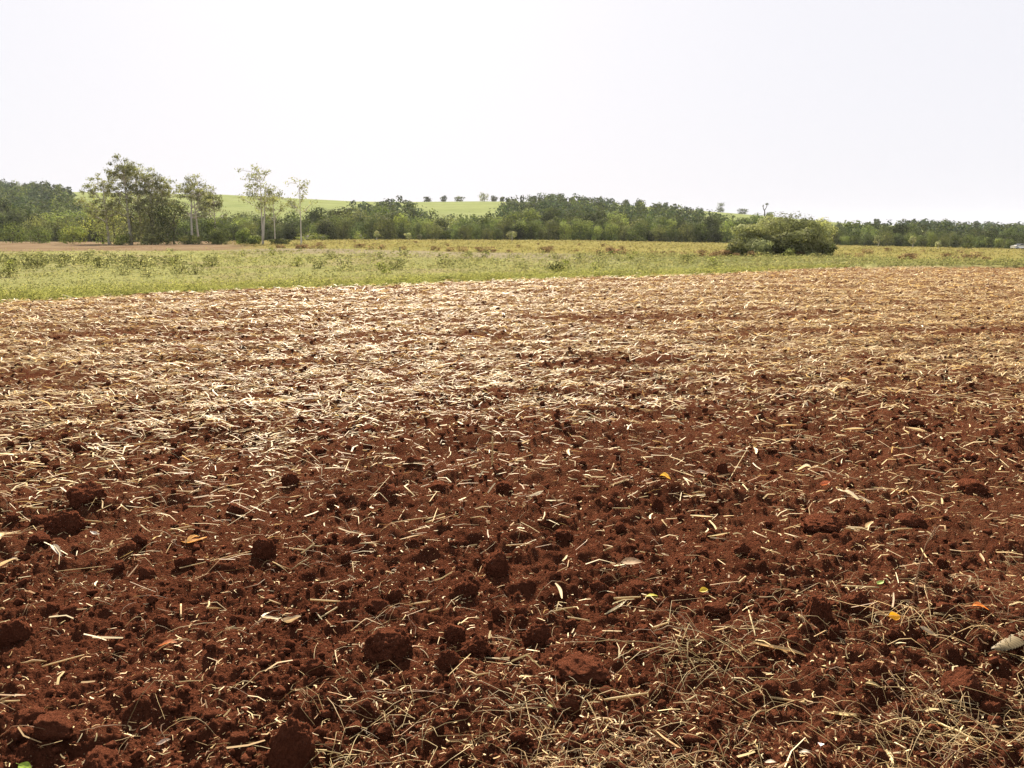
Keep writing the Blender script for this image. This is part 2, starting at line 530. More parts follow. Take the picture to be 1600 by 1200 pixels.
def build_field():
    phi = np.radians(np.concatenate([np.linspace(66, 40, 36, endpoint=False), np.linspace(40, 1.55, 415)]))
    rr = CAM_Z / np.tan(phi)
    th = np.radians(np.concatenate([np.linspace(-70, -37, 45, endpoint=False), np.linspace(-37, 37, 750, endpoint=False), np.linspace(37, 70, 46)]))
    R, TH = np.meshgrid(rr, th, indexing='ij')
    X = R * np.sin(TH); Y = R * np.cos(TH)
    px = pxu(X, Y); ed = np.where(Y > 1, edge_d(px), 60)
    Z = soil_z(X, Y)
    over = Y - ed
    Z = Z - 0.5 * sst(0.0, 1.0, over + 0.35 * pn(X * 1.2, Y * 1.2))
    keep = over < 2.5
    col = np.zeros(X.shape + (3,))
    col[..., 0] = np.clip(0.10 * sst(3, 6, R) + straw_density(X, Y) * sst(6, 14, R) * 0.95, 0, 1)
    n0, n1_ = X.shape
    i, j = np.meshgrid(np.arange(n0 - 1), np.arange(n1_ - 1), indexing='ij')
    Q = np.stack([i * n1_ + j, i * n1_ + j + 1, (i + 1) * n1_ + j + 1, (i + 1) * n1_ + j], -1).reshape(-1, 4)
    Q = Q[keep.ravel()[Q].any(1)][:, ::-1]
    used = np.zeros(n0 * n1_, bool); used[Q.ravel()] = True
    remap = np.cumsum(used) - 1
    V = np.stack([X, Y, Z], -1).reshape(-1, 3)[used]
    me = mesh_np('ploughed_field', V, [remap[Q]], col.reshape(-1, 3)[used], True)
    tag(obj('ploughed_field', me, M_SOIL), 'red brown tilled soil of the ploughed field', None, None, 'structure')

build_field()

# ------------------------------------------------------------------ trees
GREENS = {
    'grove': [(0.165, 0.170, 0.082), (0.19, 0.19, 0.092), (0.14, 0.148, 0.075)],
    'dark': [(0.066, 0.077, 0.032), (0.085, 0.098, 0.040), (0.056, 0.068, 0.034)],
    'mid': [(0.115, 0.144, 0.051), (0.149, 0.172, 0.057), (0.098, 0.124, 0.048)],
    'light': [(0.190, 0.213, 0.063), (0.230, 0.241, 0.075), (0.161, 0.190, 0.063)],
    'olive': [(0.121, 0.127, 0.052), (0.149, 0.149, 0.060), (0.101, 0.110, 0.048)],
    'pale': [(0.276, 0.287, 0.149), (0.322, 0.310, 0.172), (0.230, 0.253, 0.127)],
    'thicket': [(0.184, 0.190, 0.071), (0.218, 0.213, 0.086), (0.144, 0.149, 0.063)],
    'thicket2': [(0.132, 0.140, 0.055), (0.155, 0.161, 0.063), (0.109, 0.117, 0.052)],
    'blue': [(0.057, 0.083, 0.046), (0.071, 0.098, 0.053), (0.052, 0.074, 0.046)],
}

def lobes_of(rng, h, w, low=0.12, n=8):
    """lobes of a crown of height h, width w, that starts at low*h"""
    L = []
    cz = h * (low + 1) / 2; rz = h * (1 - low) / 2
    L.append((np.array([0, 0, cz + rz * .05]), np.array([w * .42, w * .42, rz * .86])))
    if low < 0.06:
        for k in range(4):
            a = rng.random() * 6.283
            L.append((np.array([math.cos(a) * w * .22, math.sin(a) * w * .22, h * .18]), np.array([w * .27, w * .27, h * .2])))
    for k in range(n):
        a = rng.random() * 6.283; e = rng.uniform(-0.75, 1.0)
        d = rng.uniform(.45, .70)
        ce = math.sqrt(max(0, 1 - e * e * 0.8))
        c = np.array([math.cos(a) * w * .5 * d * ce, math.sin(a) * w * .5 * d * ce, cz + e * rz * .68])
        s = rng.uniform(.20, .34)
        L.append((c, np.array([w * s, w * s, min(w * s, rz * .6) * rng.uniform(.6, .95)])))
    return L

def crown_cloud(geo, rng, lobes, n, size, cols, aspect=0.6, upbias=0.35, shell=0.55, tint=0.22):
    vol = np.array([np.prod(l[1]) ** (2 / 3) for l in lobes]); cnt = np.maximum((n * vol / vol.sum()).astype(int), 4)
    for (c, r), k in zip(lobes, cnt):
        d = unit(rng.normal(size=(k, 3)))
        rad = rng.uniform(shell, 1.03, (k, 1)) ** 0.7
        # small clumps inside the lobe: lumpy outline
        lump = 1 + 0.22 * np.array([mnoise.noise(Vector(v * 2.3) + Vector(c)) for v in d])[:, None]
        P = c + d * rad * r * lump
        Nn = unit(d * 1.8 + rng.normal(size=(k, 3)) * 0.40 + np.array([0, 0, upbias]))
        base = np.array(cols[rng.integers(len(cols))]) * rng.uniform(0.72, 1.38)
        col = base * (1 + tint * rng.normal(size=(k, 1)))
        leaves(geo, P, Nn, size * rng.uniform(0.6, 1.4, k), aspect, np.clip(col, 0.01, 1), rng, 0.08)

def wander(rng, p0, p1, n, amp):
    t = np.linspace(0, 1, n)[:, None]
    P = np.array(p0) * (1 - t) + np.array(p1) * t
    off = rng.normal(size=(n, 3)) * amp; off[0] = 0
    off = np.cumsum(off, 0) * 0.5
    off[:, 2] *= 0.3
    return P + off * np.linspace(0, 1, n)[:, None]

def tree_meshes(seed, h, w, pal, nleaf, size, low=0.12, nl=8, trunk_r=None, name='tree', aspect=0.6, shell=0.55):
    rng = np.random.default_rng(seed)
    lob = lobes_of(rng, h, w, low, nl)
    g = Geo(); crown_cloud(g, rng, lob, nleaf, size, GREENS[pal], aspect, shell=shell)
    crown = g.mesh(name + '_crown')
    t = Geo(); tr = trunk_r or h * 0.018
    P = wander(rng, (0, 0, -0.15), (rng.normal() * w * .05, rng.normal() * w * .05, h * .62), 7, h * .012)
    tube(t, P, np.linspace(tr, tr * .45, 7), 7)
    for c, r in lob[1:]:
        k = rng.integers(2, 6)
        tube(t, wander(rng, P[k], c, 4, h * .01), np.linspace(tr * .42, tr * .1, 4), 5)
    return crown, t.mesh(name + '_trunk', True)

def make_tree(name, meshes, loc, label, cat, group=None, rz=0.0, scale=1.0, bark=None, leaf=None):
    e = empty(name, loc, rz, scale)
    obj('crown', meshes[0], leaf or M_LEAF, e)
    obj('trunk', meshes[1], bark or M_BARK, e)
    return tag(e, label, cat, group)

# --- wooded band beyond the meadow: each tree one thing
FV = []
for k, pal in enumerate(['dark', 'dark', 'mid', 'dark', 'mid', 'olive', 'dark', 'mid', 'olive', 'light']):
    FV.append(tree_meshes(100 + k, 9.0, 7.4 + (k % 3) * 0.8, pal, 1700, 0.55, 0.0, 6, name='wood_' + pal))
BAND_PX = [-300, 0, 130, 350, 450, 550, 700, 800, 900, 1000, 1150, 1350, 1500, 1600, 1900]
BAND_PY = [312, 314, 326, 331, 334, 324, 336, 331, 328, 331, 336, 349, 352, 362, 368]
FT = 'tree of the dense wood along the far side of the meadow'
FL = [{'dark': 'dark green leafy ', 'mid': 'mid green leafy ', 'olive': 'dull olive leafy ', 'light': 'yellow green leafy '}[p] + FT for p in ['dark', 'dark', 'mid', 'dark', 'mid', 'olive', 'dark', 'mid', 'olive', 'light']]
rng = np.random.default_rng(21)
cnt = 0
for row, D0 in enumerate([239.0, 248.0, 258.0, 270.0]):
    px = -160.0 + 9 * row
    while px < 1760:
        D = D0 + rng.uniform(-3.5, 3.5)
        x = (px - 800) * CT / F * D; z = float(H(x, D))
        base_row = project(x, D, z)[1]
        top = np.interp(px, BAND_PX, BAND_PY) + rng.uniform(-6, 10) + (15, 8, 3, 0)[row]
        h = max(3.2, (base_row - top) / F * D)
        k = int(rng.choice(10, p=[.11, .10, .12, .11, .12, .11, .09, .10, .08, .06]))
        sxy = h / 9.0 * rng.uniform(0.85, 1.25)
        if not (250 < px < 262 and row == 0):
            e = make_tree('forest_tree', FV[k], (x, D, z - 0.1),
                          FL[k], 'tree',
                          'trees of the wooded band beyond the meadow', rng.random() * 6.283, (sxy, sxy, h / 9.0))
            cnt += 1
        px += max(16, h * F / D * rng.uniform(0.65, 0.90))
print('band trees', cnt)

# --- wood climbing the hill behind: a far mass
def build_hill_wood():
    rng = np.random.default_rng(33)
    TX = [-300, -150, 0, 60, 110, 132, 160, 350, 450, 540, 560, 640, 658, 700, 760, 790, 850, 905, 960, 1000, 1080, 1130, 1300, 1335, 1470, 1530, 1600, 1800]
    TY = [282, 282, 279, 283, 290, 312, 332, 333, 335, 322, 312, 311, 325, 335, 328, 312, 302, 306, 313, 314, 324, 333, 349, 347, 343.5, 349, 348, 350]
    g = Geo(); n = 0
    occupied = {}
    for _ in range(9000):
        px = rng.uniform(-200, 1760); D = rng.uniform(280, 735) ** 1.0
        x = (px - 800) * CT / F * D; z = float(H(x, D))
        h = rng.uniform(5.5, 12.0)
        top = project(x, D, z + h)[1]
        if top < np.interp(px, TX, TY) + rng.uniform(-6, 7): continue
        if project(x, D, z + h * 1.1)[1] > np.interp(px, BAND_PX, BAND_PY) + 12: continue
        key = (int(x // 7.5), int(D // 13.0))
        if key in occupied: continue
        occupied[key] = 1
        w = h * rng.uniform(0.7, 1.0)
        lob = [(c + np.array([x, D, z]), r) for c, r in lobes_of(rng, h, w, 0.0, 5)]
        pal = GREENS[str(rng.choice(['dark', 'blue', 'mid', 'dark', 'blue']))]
        crown_cloud(g, rng, lob, 108, 1.25 * (D / 450) ** 0.5, pal, 0.65)
        n += 1
    print('hill wood trees', n, 'faces', sum(len(q) for q in g.Q))
    tag(obj('hill_wood', g.mesh('hill_wood'), M_LEAF), 'dark bluish wood covering the far hillside behind the meadow trees', 'wood', None, 'stuff')
build_hill_wood()

# --- small trees along the skyline of the cane hill
for px, py, h_px, w_px, pal, lab in [
        (668, 319, 9, 12, 'dark', 'small dark rounded tree on the crest of the bright cane hill'),
        (693, 318, 10, 9, 'dark', 'narrow dark tree on the hill crest beside the small rounded one'),
        (718, 317, 9, 14, 'dark', 'flat topped dark tree on the hill crest between narrow tree and grove'),
        (757, 316, 15, 15, 'olive', 'tall tree with ragged crown in the open grove on the hill crest'),
        (772, 316, 10, 11, 'olive', 'low tree in the open grove on the hill crest'),
        (785, 316, 9, 7, 'dark', 'smallest tree at the end of the hilltop grove'),
        (1125, 335, 16, 12, 'dark', 'tall uneven tree standing up from the wood on the right hill slope'),
        (1160, 338, 9, 15, 'dark', 'low spreading dark tree on the right hill crest'),
        (1203, 339, 8, 12, 'mid', 'dome shaped green tree beside the bare forked tree on the crest')]:
    D = 715.0
    x, _, z = at(px, py, D); z = float(H(x, D))
    h = h_px / F * D * 0.95; w = w_px / F * D * 1.25
    mm = tree_meshes(int(px), h, w, pal, 420, 0.9, 0.0, 5, h * .03, 'crest', shell=0.3)
    make_tree('hill_tree', mm, (x, D, z - 0.1), lab, 'tree', None)
# forked bare tree on the crest
g = Geo(); rng = np.random.default_rng(4)
x, D = (1193 - 800) * CT / F * 700.0, 700.0
tube(g, [(0, 0, -.2), (0.1, 0, 3.0), (-0.2, 0, 5)], [.55, .45, .4], 6)
tube(g, [(-0.2, 0, 4.6), (-1.3, .3, 7), (-1.6, .2, 9.5)], [.4, .32, .2], 5)
tube(g, [(-0.2, 0, 4.8), (1.0, -.2, 7), (2.0, .1, 9.5), (1.2, 0, 11)], [.4, .32, .28, .2], 5)
e = empty('forked_tree', (x, D, float(H(x, D)) - .1))
obj('trunk', g.mesh('forked_trunk', True), M_BARK, e)
g = Geo()
crown_cloud(g, rng, [(np.array([1.6, 0, 10.2]), np.array([1.5, 1.4, 1.0])), (np.array([-1.6, 0, 8.8]), np.array([.8, .8, .9]))], 90, 0.8, GREENS['dark'])
obj('crown', g.mesh('forked_crown'), M_LEAF, e)
tag(e, 'nearly bare tree with forked trunk on the right hill crest', 'tree')

# --- eucalyptus trees
def eucalyptus(seed, h, spread, dens, fork=0.45, lean=0.03, droop=0.5, low=0.35, pal='grove', ntw=26, tr=None, clump=0.75):
    rng = np.random.default_rng(seed)
    t = Geo(); lf = Geo()
    tr = tr or 0.017 * h
    top = np.array([rng.normal() * lean * h, rng.normal() * lean * h, h * 0.86])
    P = wander(rng, (0, 0, -0.2), top, 12, h * 0.006)
    R = np.linspace(tr, tr * .22, 12) * np.concatenate([[1.35, 1.1], np.ones(10)])
    tube(t, P, R, 8)
    ends = []
    for k in range(ntw):
        f = rng.uniform(low, 0.97); i = min(int(f * 11), 10); q = P[i] + (P[i + 1] - P[i]) * (f * 11 - i)
        a = rng.random() * 6.283
        reach = spread * (1 - 0.55 * max(0, f - 0.4) / 0.6) * rng.uniform(0.35, 1.0)
        rise = h * rng.uniform(0.06, 0.20) * (1.25 - f * .4)
        e1 = q + np.array([math.cos(a) * reach, math.sin(a) * reach, rise])
        if e1[2] > h: e1[2] = h - rng.random() * 0.5
        B = wander(rng, q, e1, 5, 0.10 * spread * .3)
        tube(t, B, np.linspace(tr * .38 * (1 - f * .6), 0.02, 5), 5)
        ends += [B[-1]] + ([B[-2]] if rng.random() < .4 else [])
        for s in range(2):
            e2 = B[3] + rng.normal(size=3) * np.array([.5, .5, .35]) * spread * .45
            e2[2] = min(e2[2], h)
            tube(t, [B[2], (B[2] + e2) / 2 + rng.normal(size=3) * .1, e2], [.05, .035, .015], 4)
            ends.append(e2)
    for c in ends:
        k = int(max(6, dens * rng.uniform(0.4, 1.5)))
        d = rng.normal(size=(k, 3)) * np.array([.55, .55, .38]) * clump
        base = np.array(GREENS[pal][rng.integers(3)]) * rng.uniform(.8, 1.2)
        ax = rng.normal(size=(k, 3)) * 0.7 + np.array([0, 0, -droop])
        Nn = unit(rng.normal(size=(k, 3)))
        leaves(lf, c + d, Nn, rng.uniform(.22, .46, k), 0.42, base * (1 + .2 * rng.normal(size=(k, 1))).clip(.4, 1.7), rng, 0.05, ax)
    return lf.mesh('eucalyptus_crown'), t.mesh('eucalyptus_trunk', True)

EUC_G = 'tall eucalyptus trees at the edge of the left wood'
for i, (px, D, top_py, spread, dens, low, lab) in enumerate([
        (171, 152, 262, 3.3, 34, .38, 'leafy eucalyptus with thick pale trunk at the outer end of the dense grove'),
        (205, 150, 244, 3.5, 34, .42, 'tallest eucalyptus of the dense grove, its arching crown above all others'),
        (222, 156, 256, 3.0, 32, .40, 'slender eucalyptus next to the tallest tree of the dense grove'),
        (242, 153, 258, 3.0, 26, .45, 'eucalyptus with open tufted crown in the middle of the dense grove'),
        (262, 158, 262, 2.8, 22, .42, 'eucalyptus rising behind the dark round tree of the grove'),
        (300, 150, 268, 3.2, 20, .48, 'eucalyptus with two close pale stems beside the dark round tree'),
        (311, 152, 280, 2.9, 20, .45, 'leaning eucalyptus with sparse tufts at the inner end of the grove'),
        (338, 156, 290, 2.4, 16, .50, 'short thin eucalyptus standing apart at the inner end of the grove')]):
    x, _, _ = at(px, 380, D); z = float(H(x, D))
    h = CAM_Z - z + (600 - top_py) / F * 0 + (row_to_h(top_py, D) - CAM_Z)
    mm = eucalyptus(300 + i, h, spread * 1.5, dens * 1.35, low=low - .06, ntw=26 if i < 5 else 20, clump=.52)
    make_tree('eucalyptus_tree', mm, (x, D, z), lab, 'tree', EUC_G, 0, 1.0, M_EUC)
for i, (px, D, top_py, spread, dens, low, ntw, lab) in enumerate([
        (411, 132, 254, 2.9, 15, .40, 20, 'tall sparse eucalyptus with paired white stems standing alone before the meadow'),
        (430, 140, 290, 2.3, 15, .45, 14, 'thin white stemmed eucalyptus close beside the paired stems one'),
        (471, 118, 274, 2.2, 7, .50, 12, 'nearly leafless slender pale eucalyptus standing alone at the meadow border')]):
    x, _, _ = at(px, 384, D); z = float(H(x, D))
    h = row_to_h(top_py, D) - z
    mm = eucalyptus(340 + i, h, spread * 1.25, dens * 1.6, low=low, ntw=ntw, tr=0.012 * h, lean=0.012, clump=0.6)
    e = make_tree('eucalyptus_tree', mm, (x, D, z), lab, 'tree', None, 0, 1.0, M_EUC)
    if i == 0:
        g = Geo(); rng = np.random.default_rng(9)
        P = wander(rng, (0.05, 0, 0.6), (0.95, .2, h * .72), 9, .05)
        tube(g, P, np.linspace(.17, .05, 9), 7)
        obj('stem', g.mesh('second_stem', True), M_EUC, e)

# --- bushy trees and shrubs under and beside the eucalyptus
HK = {'thicket_tree': 1.12}
def shrub(px, base_py, top_py, w_px, pal, lab, name='shrub', D=None, n=1500, size=None, cat='shrub', group=None, low=0.02, nl=8, seed=None, aspect=0.6, tr=None, bark=None, shell=0.55):
    if D is None:
        x, D, z = ground(px, base_py)
    else:
        x = (px - 800) * CT / F * D; z = float(H(x, D))
    h = max(row_to_h(top_py, D) - z, 0.15) * HK.get(name, 1.0); w = w_px / F * D
    mm = tree_meshes(seed or int(px * 7 + top_py), h, w, pal, n, size or max(0.05, D / 800 * 1.5), low, nl, tr, name, aspect, shell)
    return make_tree(name, mm, (x, D, z - 0.03), lab, cat, group, 0, 1.0, bark)

for a in [
        (270, 380, 306, 62, 'dark', 'dense dark round tree in the middle of the eucalyptus grove', 150, 3000),
        (205, 380, 290, 96, 'grove', 'broad olive green tree among the grove stems', 151, 4200),
        (160, 380, 294, 58, 'light', 'yellowish green tree at the outer edge of the grove', 158, 2000),
        (240, 381, 298, 74, 'grove', 'dense olive tree beside the dark round tree of the grove', 151, 3000),
        (178, 381, 304, 62, 'grove', 'middle height green tree among the pale grove stems', 154, 2200),
        (112, 379, 343, 44, 'light', 'rounded yellow green tree before the left wood', 165, 1800),
        (60, 379, 352, 46, 'mid', 'dull green bushy tree before the left wood', 170, 1500),
        (18, 379, 345, 50, 'mid', 'wide bushy tree at the far end of the left wood front', 172, 1500),
        (338, 384, 338, 44, 'mid', 'bushy green tree beyond the inner end of the grove', 148, 1800),
        (345, 385, 355, 34, 'dark', 'low dark shrub at the foot of the bushy green tree', 142, 1200),
        (379, 385, 354, 26, 'mid', 'upright bush between the grove and the paired white stems', 140, 1200),
        (398, 386, 366, 24, 'mid', 'low bush at the foot of the paired white stems', 138, 900),
        (436, 386, 372, 34, 'olive', 'wide low thicket just beyond the paired white stems', 132, 1000),
        (300, 382, 366, 40, 'olive', 'low brush under the two close pale stems', 147, 1000),
        (235, 381, 364, 34, 'olive', 'low brush under the middle of the grove', 148, 900),
        (190, 380, 366, 30, 'light', 'light green brush under the tallest eucalyptus', 148, 800)]:
    px, b, t, w, pal, lab, D, n = a
    shrub(px, b, t, w, pal, lab, 'bushy_tree' if b - t > 25 else 'shrub', D, n, 0.30, 'tree' if b - t > 25 else 'shrub')

# --- lone pale trees out in the meadow before the wood
for px, t, w, h_, pal, lab, D in [
        (565, 360, 24, 0, 'light', 'rounded light green tree hugging the foot of the wood', 230),
        (588, 360, 9, .35, 'pale', 'thin pale sapling beside the rounded light green tree', 226),
        (637, 363, 11, .3, 'pale', 'small pale tree with open crown at the meadow top', 218),
        (656, 366, 9, .3, 'pale', 'tiny pale tree next to the small open crowned one', 222),
        (800, 359, 20, .25, 'pale', 'lone pale round tree on a short trunk in the meadow', 205),
        (480, 361, 44, 0, 'light', 'long yellow green thicket at the foot of the wood', 228),
        (505, 364, 30, 0, 'light', 'lower yellow green thicket adjoining the long one', 226),
        (1374, 366, 16, .4, 'pale', 'pale stemmed small tree before the right wood', 196),
        (1428, 367, 14, .4, 'pale', 'pale forked small tree before the right wood', 198),
        (1468, 376, 10, .3, 'pale', 'tiny light tree standing off the right wood in the meadow', 188),
        (1515, 379, 16, .1, 'light', 'low light green bush at the foot of the right wood', 200)]:
    shrub(px, 380, t, w, pal, lab, 'meadow_tree', D, 420, 0.30, 'tree', None, h_ * .45, 6, bark=M_EUC, tr=0.13, shell=0.4)

# --- island thicket in the middle ground
IS = 'trees and bushes of the thicket standing alone before the meadow'
GREENS['thick'] = [(0.225, 0.235, 0.110), (0.255, 0.258, 0.122), (0.190, 0.203, 0.100)]
for px, t, w, pal, lab, D, n in [
        (1243, 335, 96, 'thick', 'tallest broad tree of the lone thicket', 70, 6500),
        (1205, 343, 78, 'thick', 'rounded tree on the shoulder of the lone thicket', 68, 5000),
        (1170, 355, 62, 'thick', 'lower tree at the sloping end of the lone thicket', 66, 3800),
        (1278, 347, 54, 'thick', 'steep sided tree closing the high end of the lone thicket', 70, 3600),
        (1150, 371, 34, 'thick', 'small bush at the low end of the lone thicket', 64, 1600),
        (1222, 360, 70, 'thick', 'wide bush filling the middle of the lone thicket', 65, 3800),
        (1265, 358, 62, 'thick', 'rounded bush below the tallest tree of the lone thicket', 66, 3600),
        (1294, 378, 28, 'olive', 'small dark bush at the high end of the lone thicket', 66, 1300),
        (1188, 372, 52, 'thick', 'bush at the foot of the lower tree of the lone thicket', 63.5, 2400),
        (1236, 388, 17, 'light', 'small yellowish green bush in front of the lone thicket', 62, 700)]:
    shrub(px, 402, t, w, pal, lab, 'thicket_tree' if t < 356 else 'thicket_bush', D, int(n * 1.1), 0.18, 'tree' if t < 356 else 'bush', IS, 0.0, 8)

# ------------------------------------------------------------------ weeds, meadow grass
def plants(geo, X, Y, h, w, k, cols, rng, size, upright=1.0, aspect=0.4):
    """k leaves for each plant in a dome of height h, width w"""
    n = len(X); Z = H(X, Y)
    base = np.stack([X, Y, Z], -1)
    d = rng.normal(size=(n, k, 3)) * np.array([.38, .38, 0])
    d[..., 2] = rng.uniform(0.05, 1.0, (n, k)) ** 0.8
    rad = np.sqrt(np.clip(1 - 0.75 * d[..., 2] ** 2, 0.1, 1))
    off = np.stack([d[..., 0] * rad * w[:, None], d[..., 1] * rad * w[:, None], d[..., 2] * h[:, None]], -1)
    C = (base[:, None, :] + off).reshape(-1, 3)
    Nn = unit(rng.normal(size=(n * k, 3)) * np.array([.36, .36, 0.2]) + np.array([0, 0, .9]))
    ax = rng.normal(size=(n * k, 3)) * 0.6 + np.array([0, 0, upright])
    col = np.asarray(cols)[rng.integers(len(cols), size=n)] * rng.uniform(.86, 1.14, (n, 1))
    col = np.repeat(col, k, 0) * (1 + .08 * rng.normal(size=(n * k, 1))).clip(.5, 1.6)
    s = np.repeat(size, k) * rng.uniform(.6, 1.4, n * k)
    leaves(geo, C, Nn, s, aspect, col, rng, 0.05, ax)

WEEDC = np.array([(0.182, 0.192, 0.078), (0.200, 0.202, 0.080), (0.168, 0.182, 0.076), (0.208, 0.194, 0.088), (0.186, 0.182, 0.092)])
VERGE = np.array([(0.225, 0.235, 0.075), (0.24, 0.24, 0.082), (0.205, 0.22, 0.075)])
MEADC = np.array([(0.182, 0.162, 0.064), (0.168, 0.155, 0.062), (0.172, 0.148, 0.060), (0.150, 0.148, 0.058), (0.160, 0.136, 0.062)])
rng = np.random.default_rng(50)

g = Geo()
n = 9800
px = rng.uniform(-260, 1860, n); e = edge_d(px); b = bord_d(px)
D = e * (b * 1.02 / e) ** (rng.random(n) ** 0.9); D = np.maximum(D, e + 0.3)
x = (px - 800) * CT / F * D
patch = pn(x / 3.2, D / 3.2) + 0.5 * pn(x / 9, D / 9)
hh = (0.16 + 0.38 * sst(-.2, .45, patch)) * rng.uniform(.6, 1.3, n) * np.where(px > 1100, 0.7, 1.0)
dry = sst(0.62, 0.88, D / b) * sst(330, 450, px) * (1 - sst(850, 1050, px))
ok = (rng.random(n) > dry * 0.75) & ((px > 440) | (D < b * .80))
plants(g, x[ok], D[ok], hh[ok], hh[ok] * rng.uniform(1.0, 2.0, ok.sum()), 12, WEEDC, rng, 0.035 + D[ok] * 0.0018)
# short bright grass of the verge
n = 5200
px = rng.uniform(-300, 1330, n); e = edge_d(px)
D = e + np.abs(rng.normal(size=n)) * (0.9 + e * .035)
x = (px - 800) * CT / F * D
hh = rng.uniform(.07, .22, n) * (1 - 0.6 * sst(1000, 1330, px))
plants(g, x, D, hh, hh * 2.4, 11, VERGE, rng, 0.03 + D * 0.0011, 1.4)
tag(obj('weed_cover', g.mesh('weed_cover'), M_WEED), 'low green weeds and grass growing beyond the tilled field', 'weeds', None, 'stuff')

g = Geo(); n = 9000
px = rng.uniform(-120, 1860, n); b = bord_d(px)
D = b * 1.01 * (238 / b) ** rng.random(n)
x = (px - 800) * CT / F * D
ok = px > np.interp(D, [80, 150], [420, 330])
px, D, x = px[ok], D[ok], x[ok]; n = len(px)
hh = rng.uniform(.12, .32, n)
plants(g, x, D, hh, hh * 3.0, 5, MEADC, rng, 0.10 + D * 0.0014, 1.2)
tag(obj('meadow_grass', g.mesh('meadow_grass'), M_WEED), 'dry yellow meadow grass between the weeds and the wood', 'grass', None, 'stuff')

# taller weed bushes, countable
def weed_bush_mesh(seed, pal, k=170):
    rng = np.random.default_rng(seed); g = Geo()
    lob = lobes_of(rng, 1.0, 1.0, 0.0, 6)
    crown_cloud(g, rng, lob, k, 0.15, GREENS[pal], 0.5, 0.2, 0.4)
    for q in range(5):
        a = rng.random() * 6.28
        tube(g, [(0, 0, -.05), (math.cos(a) * .15, math.sin(a) * .15, .4), (math.cos(a) * .3, math.sin(a) * .3, .8)], [.015, .012, .006], 3, (.12, .11, .05))
    return g.mesh('weed_bush')
WB = [weed_bush_mesh(400 + i, p) for i, p in enumerate(['olive', 'thick', 'light', 'olive', 'thick'])]
for i in range(26):
    px = -40 + i * 11.5 + rng.uniform(-6, 6); D = float(rng.uniform(37, 45))
    x = (px - 800) * CT / F * D
    s = rng.uniform(.45, .75)
    tag(obj('weed_bush', WB[i % 2 if i % 4 else 3], M_WEED, None, (x, D, float(H(x, D)) - .02), (0, 0, rng.random() * 6.28), (s * 1.2, s * 1.2, s)),
        'tall leafy weed bush of the row between grassy verge and bare tilled strip', 'weed', 'row of tall weed bushes')
for i in range(70):
    px = rng.uniform(-30, 1120); e = float(edge_d(px)); b = float(bord_d(px))
    D = e + (b - e) * rng.uniform(.12, .8)
    x = (px - 800) * CT / F * D; s = rng.uniform(.3, .65)
    tag(obj('weed_clump', WB[int(rng.integers(5))], M_WEED, None, (x, D, float(H(x, D)) - .02), (0, 0, rng.random() * 6.28), (s * 1.5, s * 1.5, s)),
        'low rounded clump of green weeds in the strip beyond the tilled field', 'weed', 'weed clumps beyond the field')
# dark bush right on the field edge, and the pair at the meadow border
shrub(695, 437, 431.5, 22, 'dark', 'small dark bush sitting on the edge of the tilled field', 'edge_bush', None, 500, 0.06)
for px, w, t, lab in [(955, 10, 392, 'smaller of two green bushes on the meadow border'), (973, 12, 390.5, 'larger of two green bushes on the meadow border')]:
    shrub(px, 398, t, w, 'mid', lab, 'border_bush', None, 300, 0.14)
shrub(867, 424, 412, 22, 'mid', 'rounded green bush among the weeds below the meadow', 'border_bush', None, 400, 0.09)

# dry dark tussocks along the meadow border
GREENS['dry'] = [(0.17, 0.115, 0.07), (0.13, 0.09, 0.055), (0.21, 0.15, 0.085)]
TB = [weed_bush_mesh(i, 'dry', 240) for i in (470, 472, 475)]
for i in range(90):
    px = rng.uniform(430, 1560); b = float(bord_d(px)); D = b * rng.uniform(.99, 1.07)
    if rng.random() < .22: D = b * rng.uniform(1.2, 1.9)
    x = (px - 800) * CT / F * D; s = rng.uniform(.28, .6)
    tag(obj('dry_tussock', TB[i % 3], M_WEED, None, (x, D, float(H(x, D)) - .02), (0, 0, rng.random() * 6.28), (s * 2.2, s * 1.6, s)),
        'dark dry tussock on the border of the yellow meadow', 'tussock', 'dry tussocks along the meadow border')
# weathered post in the weeds
g = Geo(); tube(g, [(0, 0, -.1), (.01, 0, .3), (.0, .01, .6)], [.05, .045, .04], 7)
x, D, z = ground(625, 399)
tag(obj('fence_post', g.mesh('fence_post', True), M_BARK, None, (x, D, z)), 'short dark wooden post standing in the dry grass', 'post')

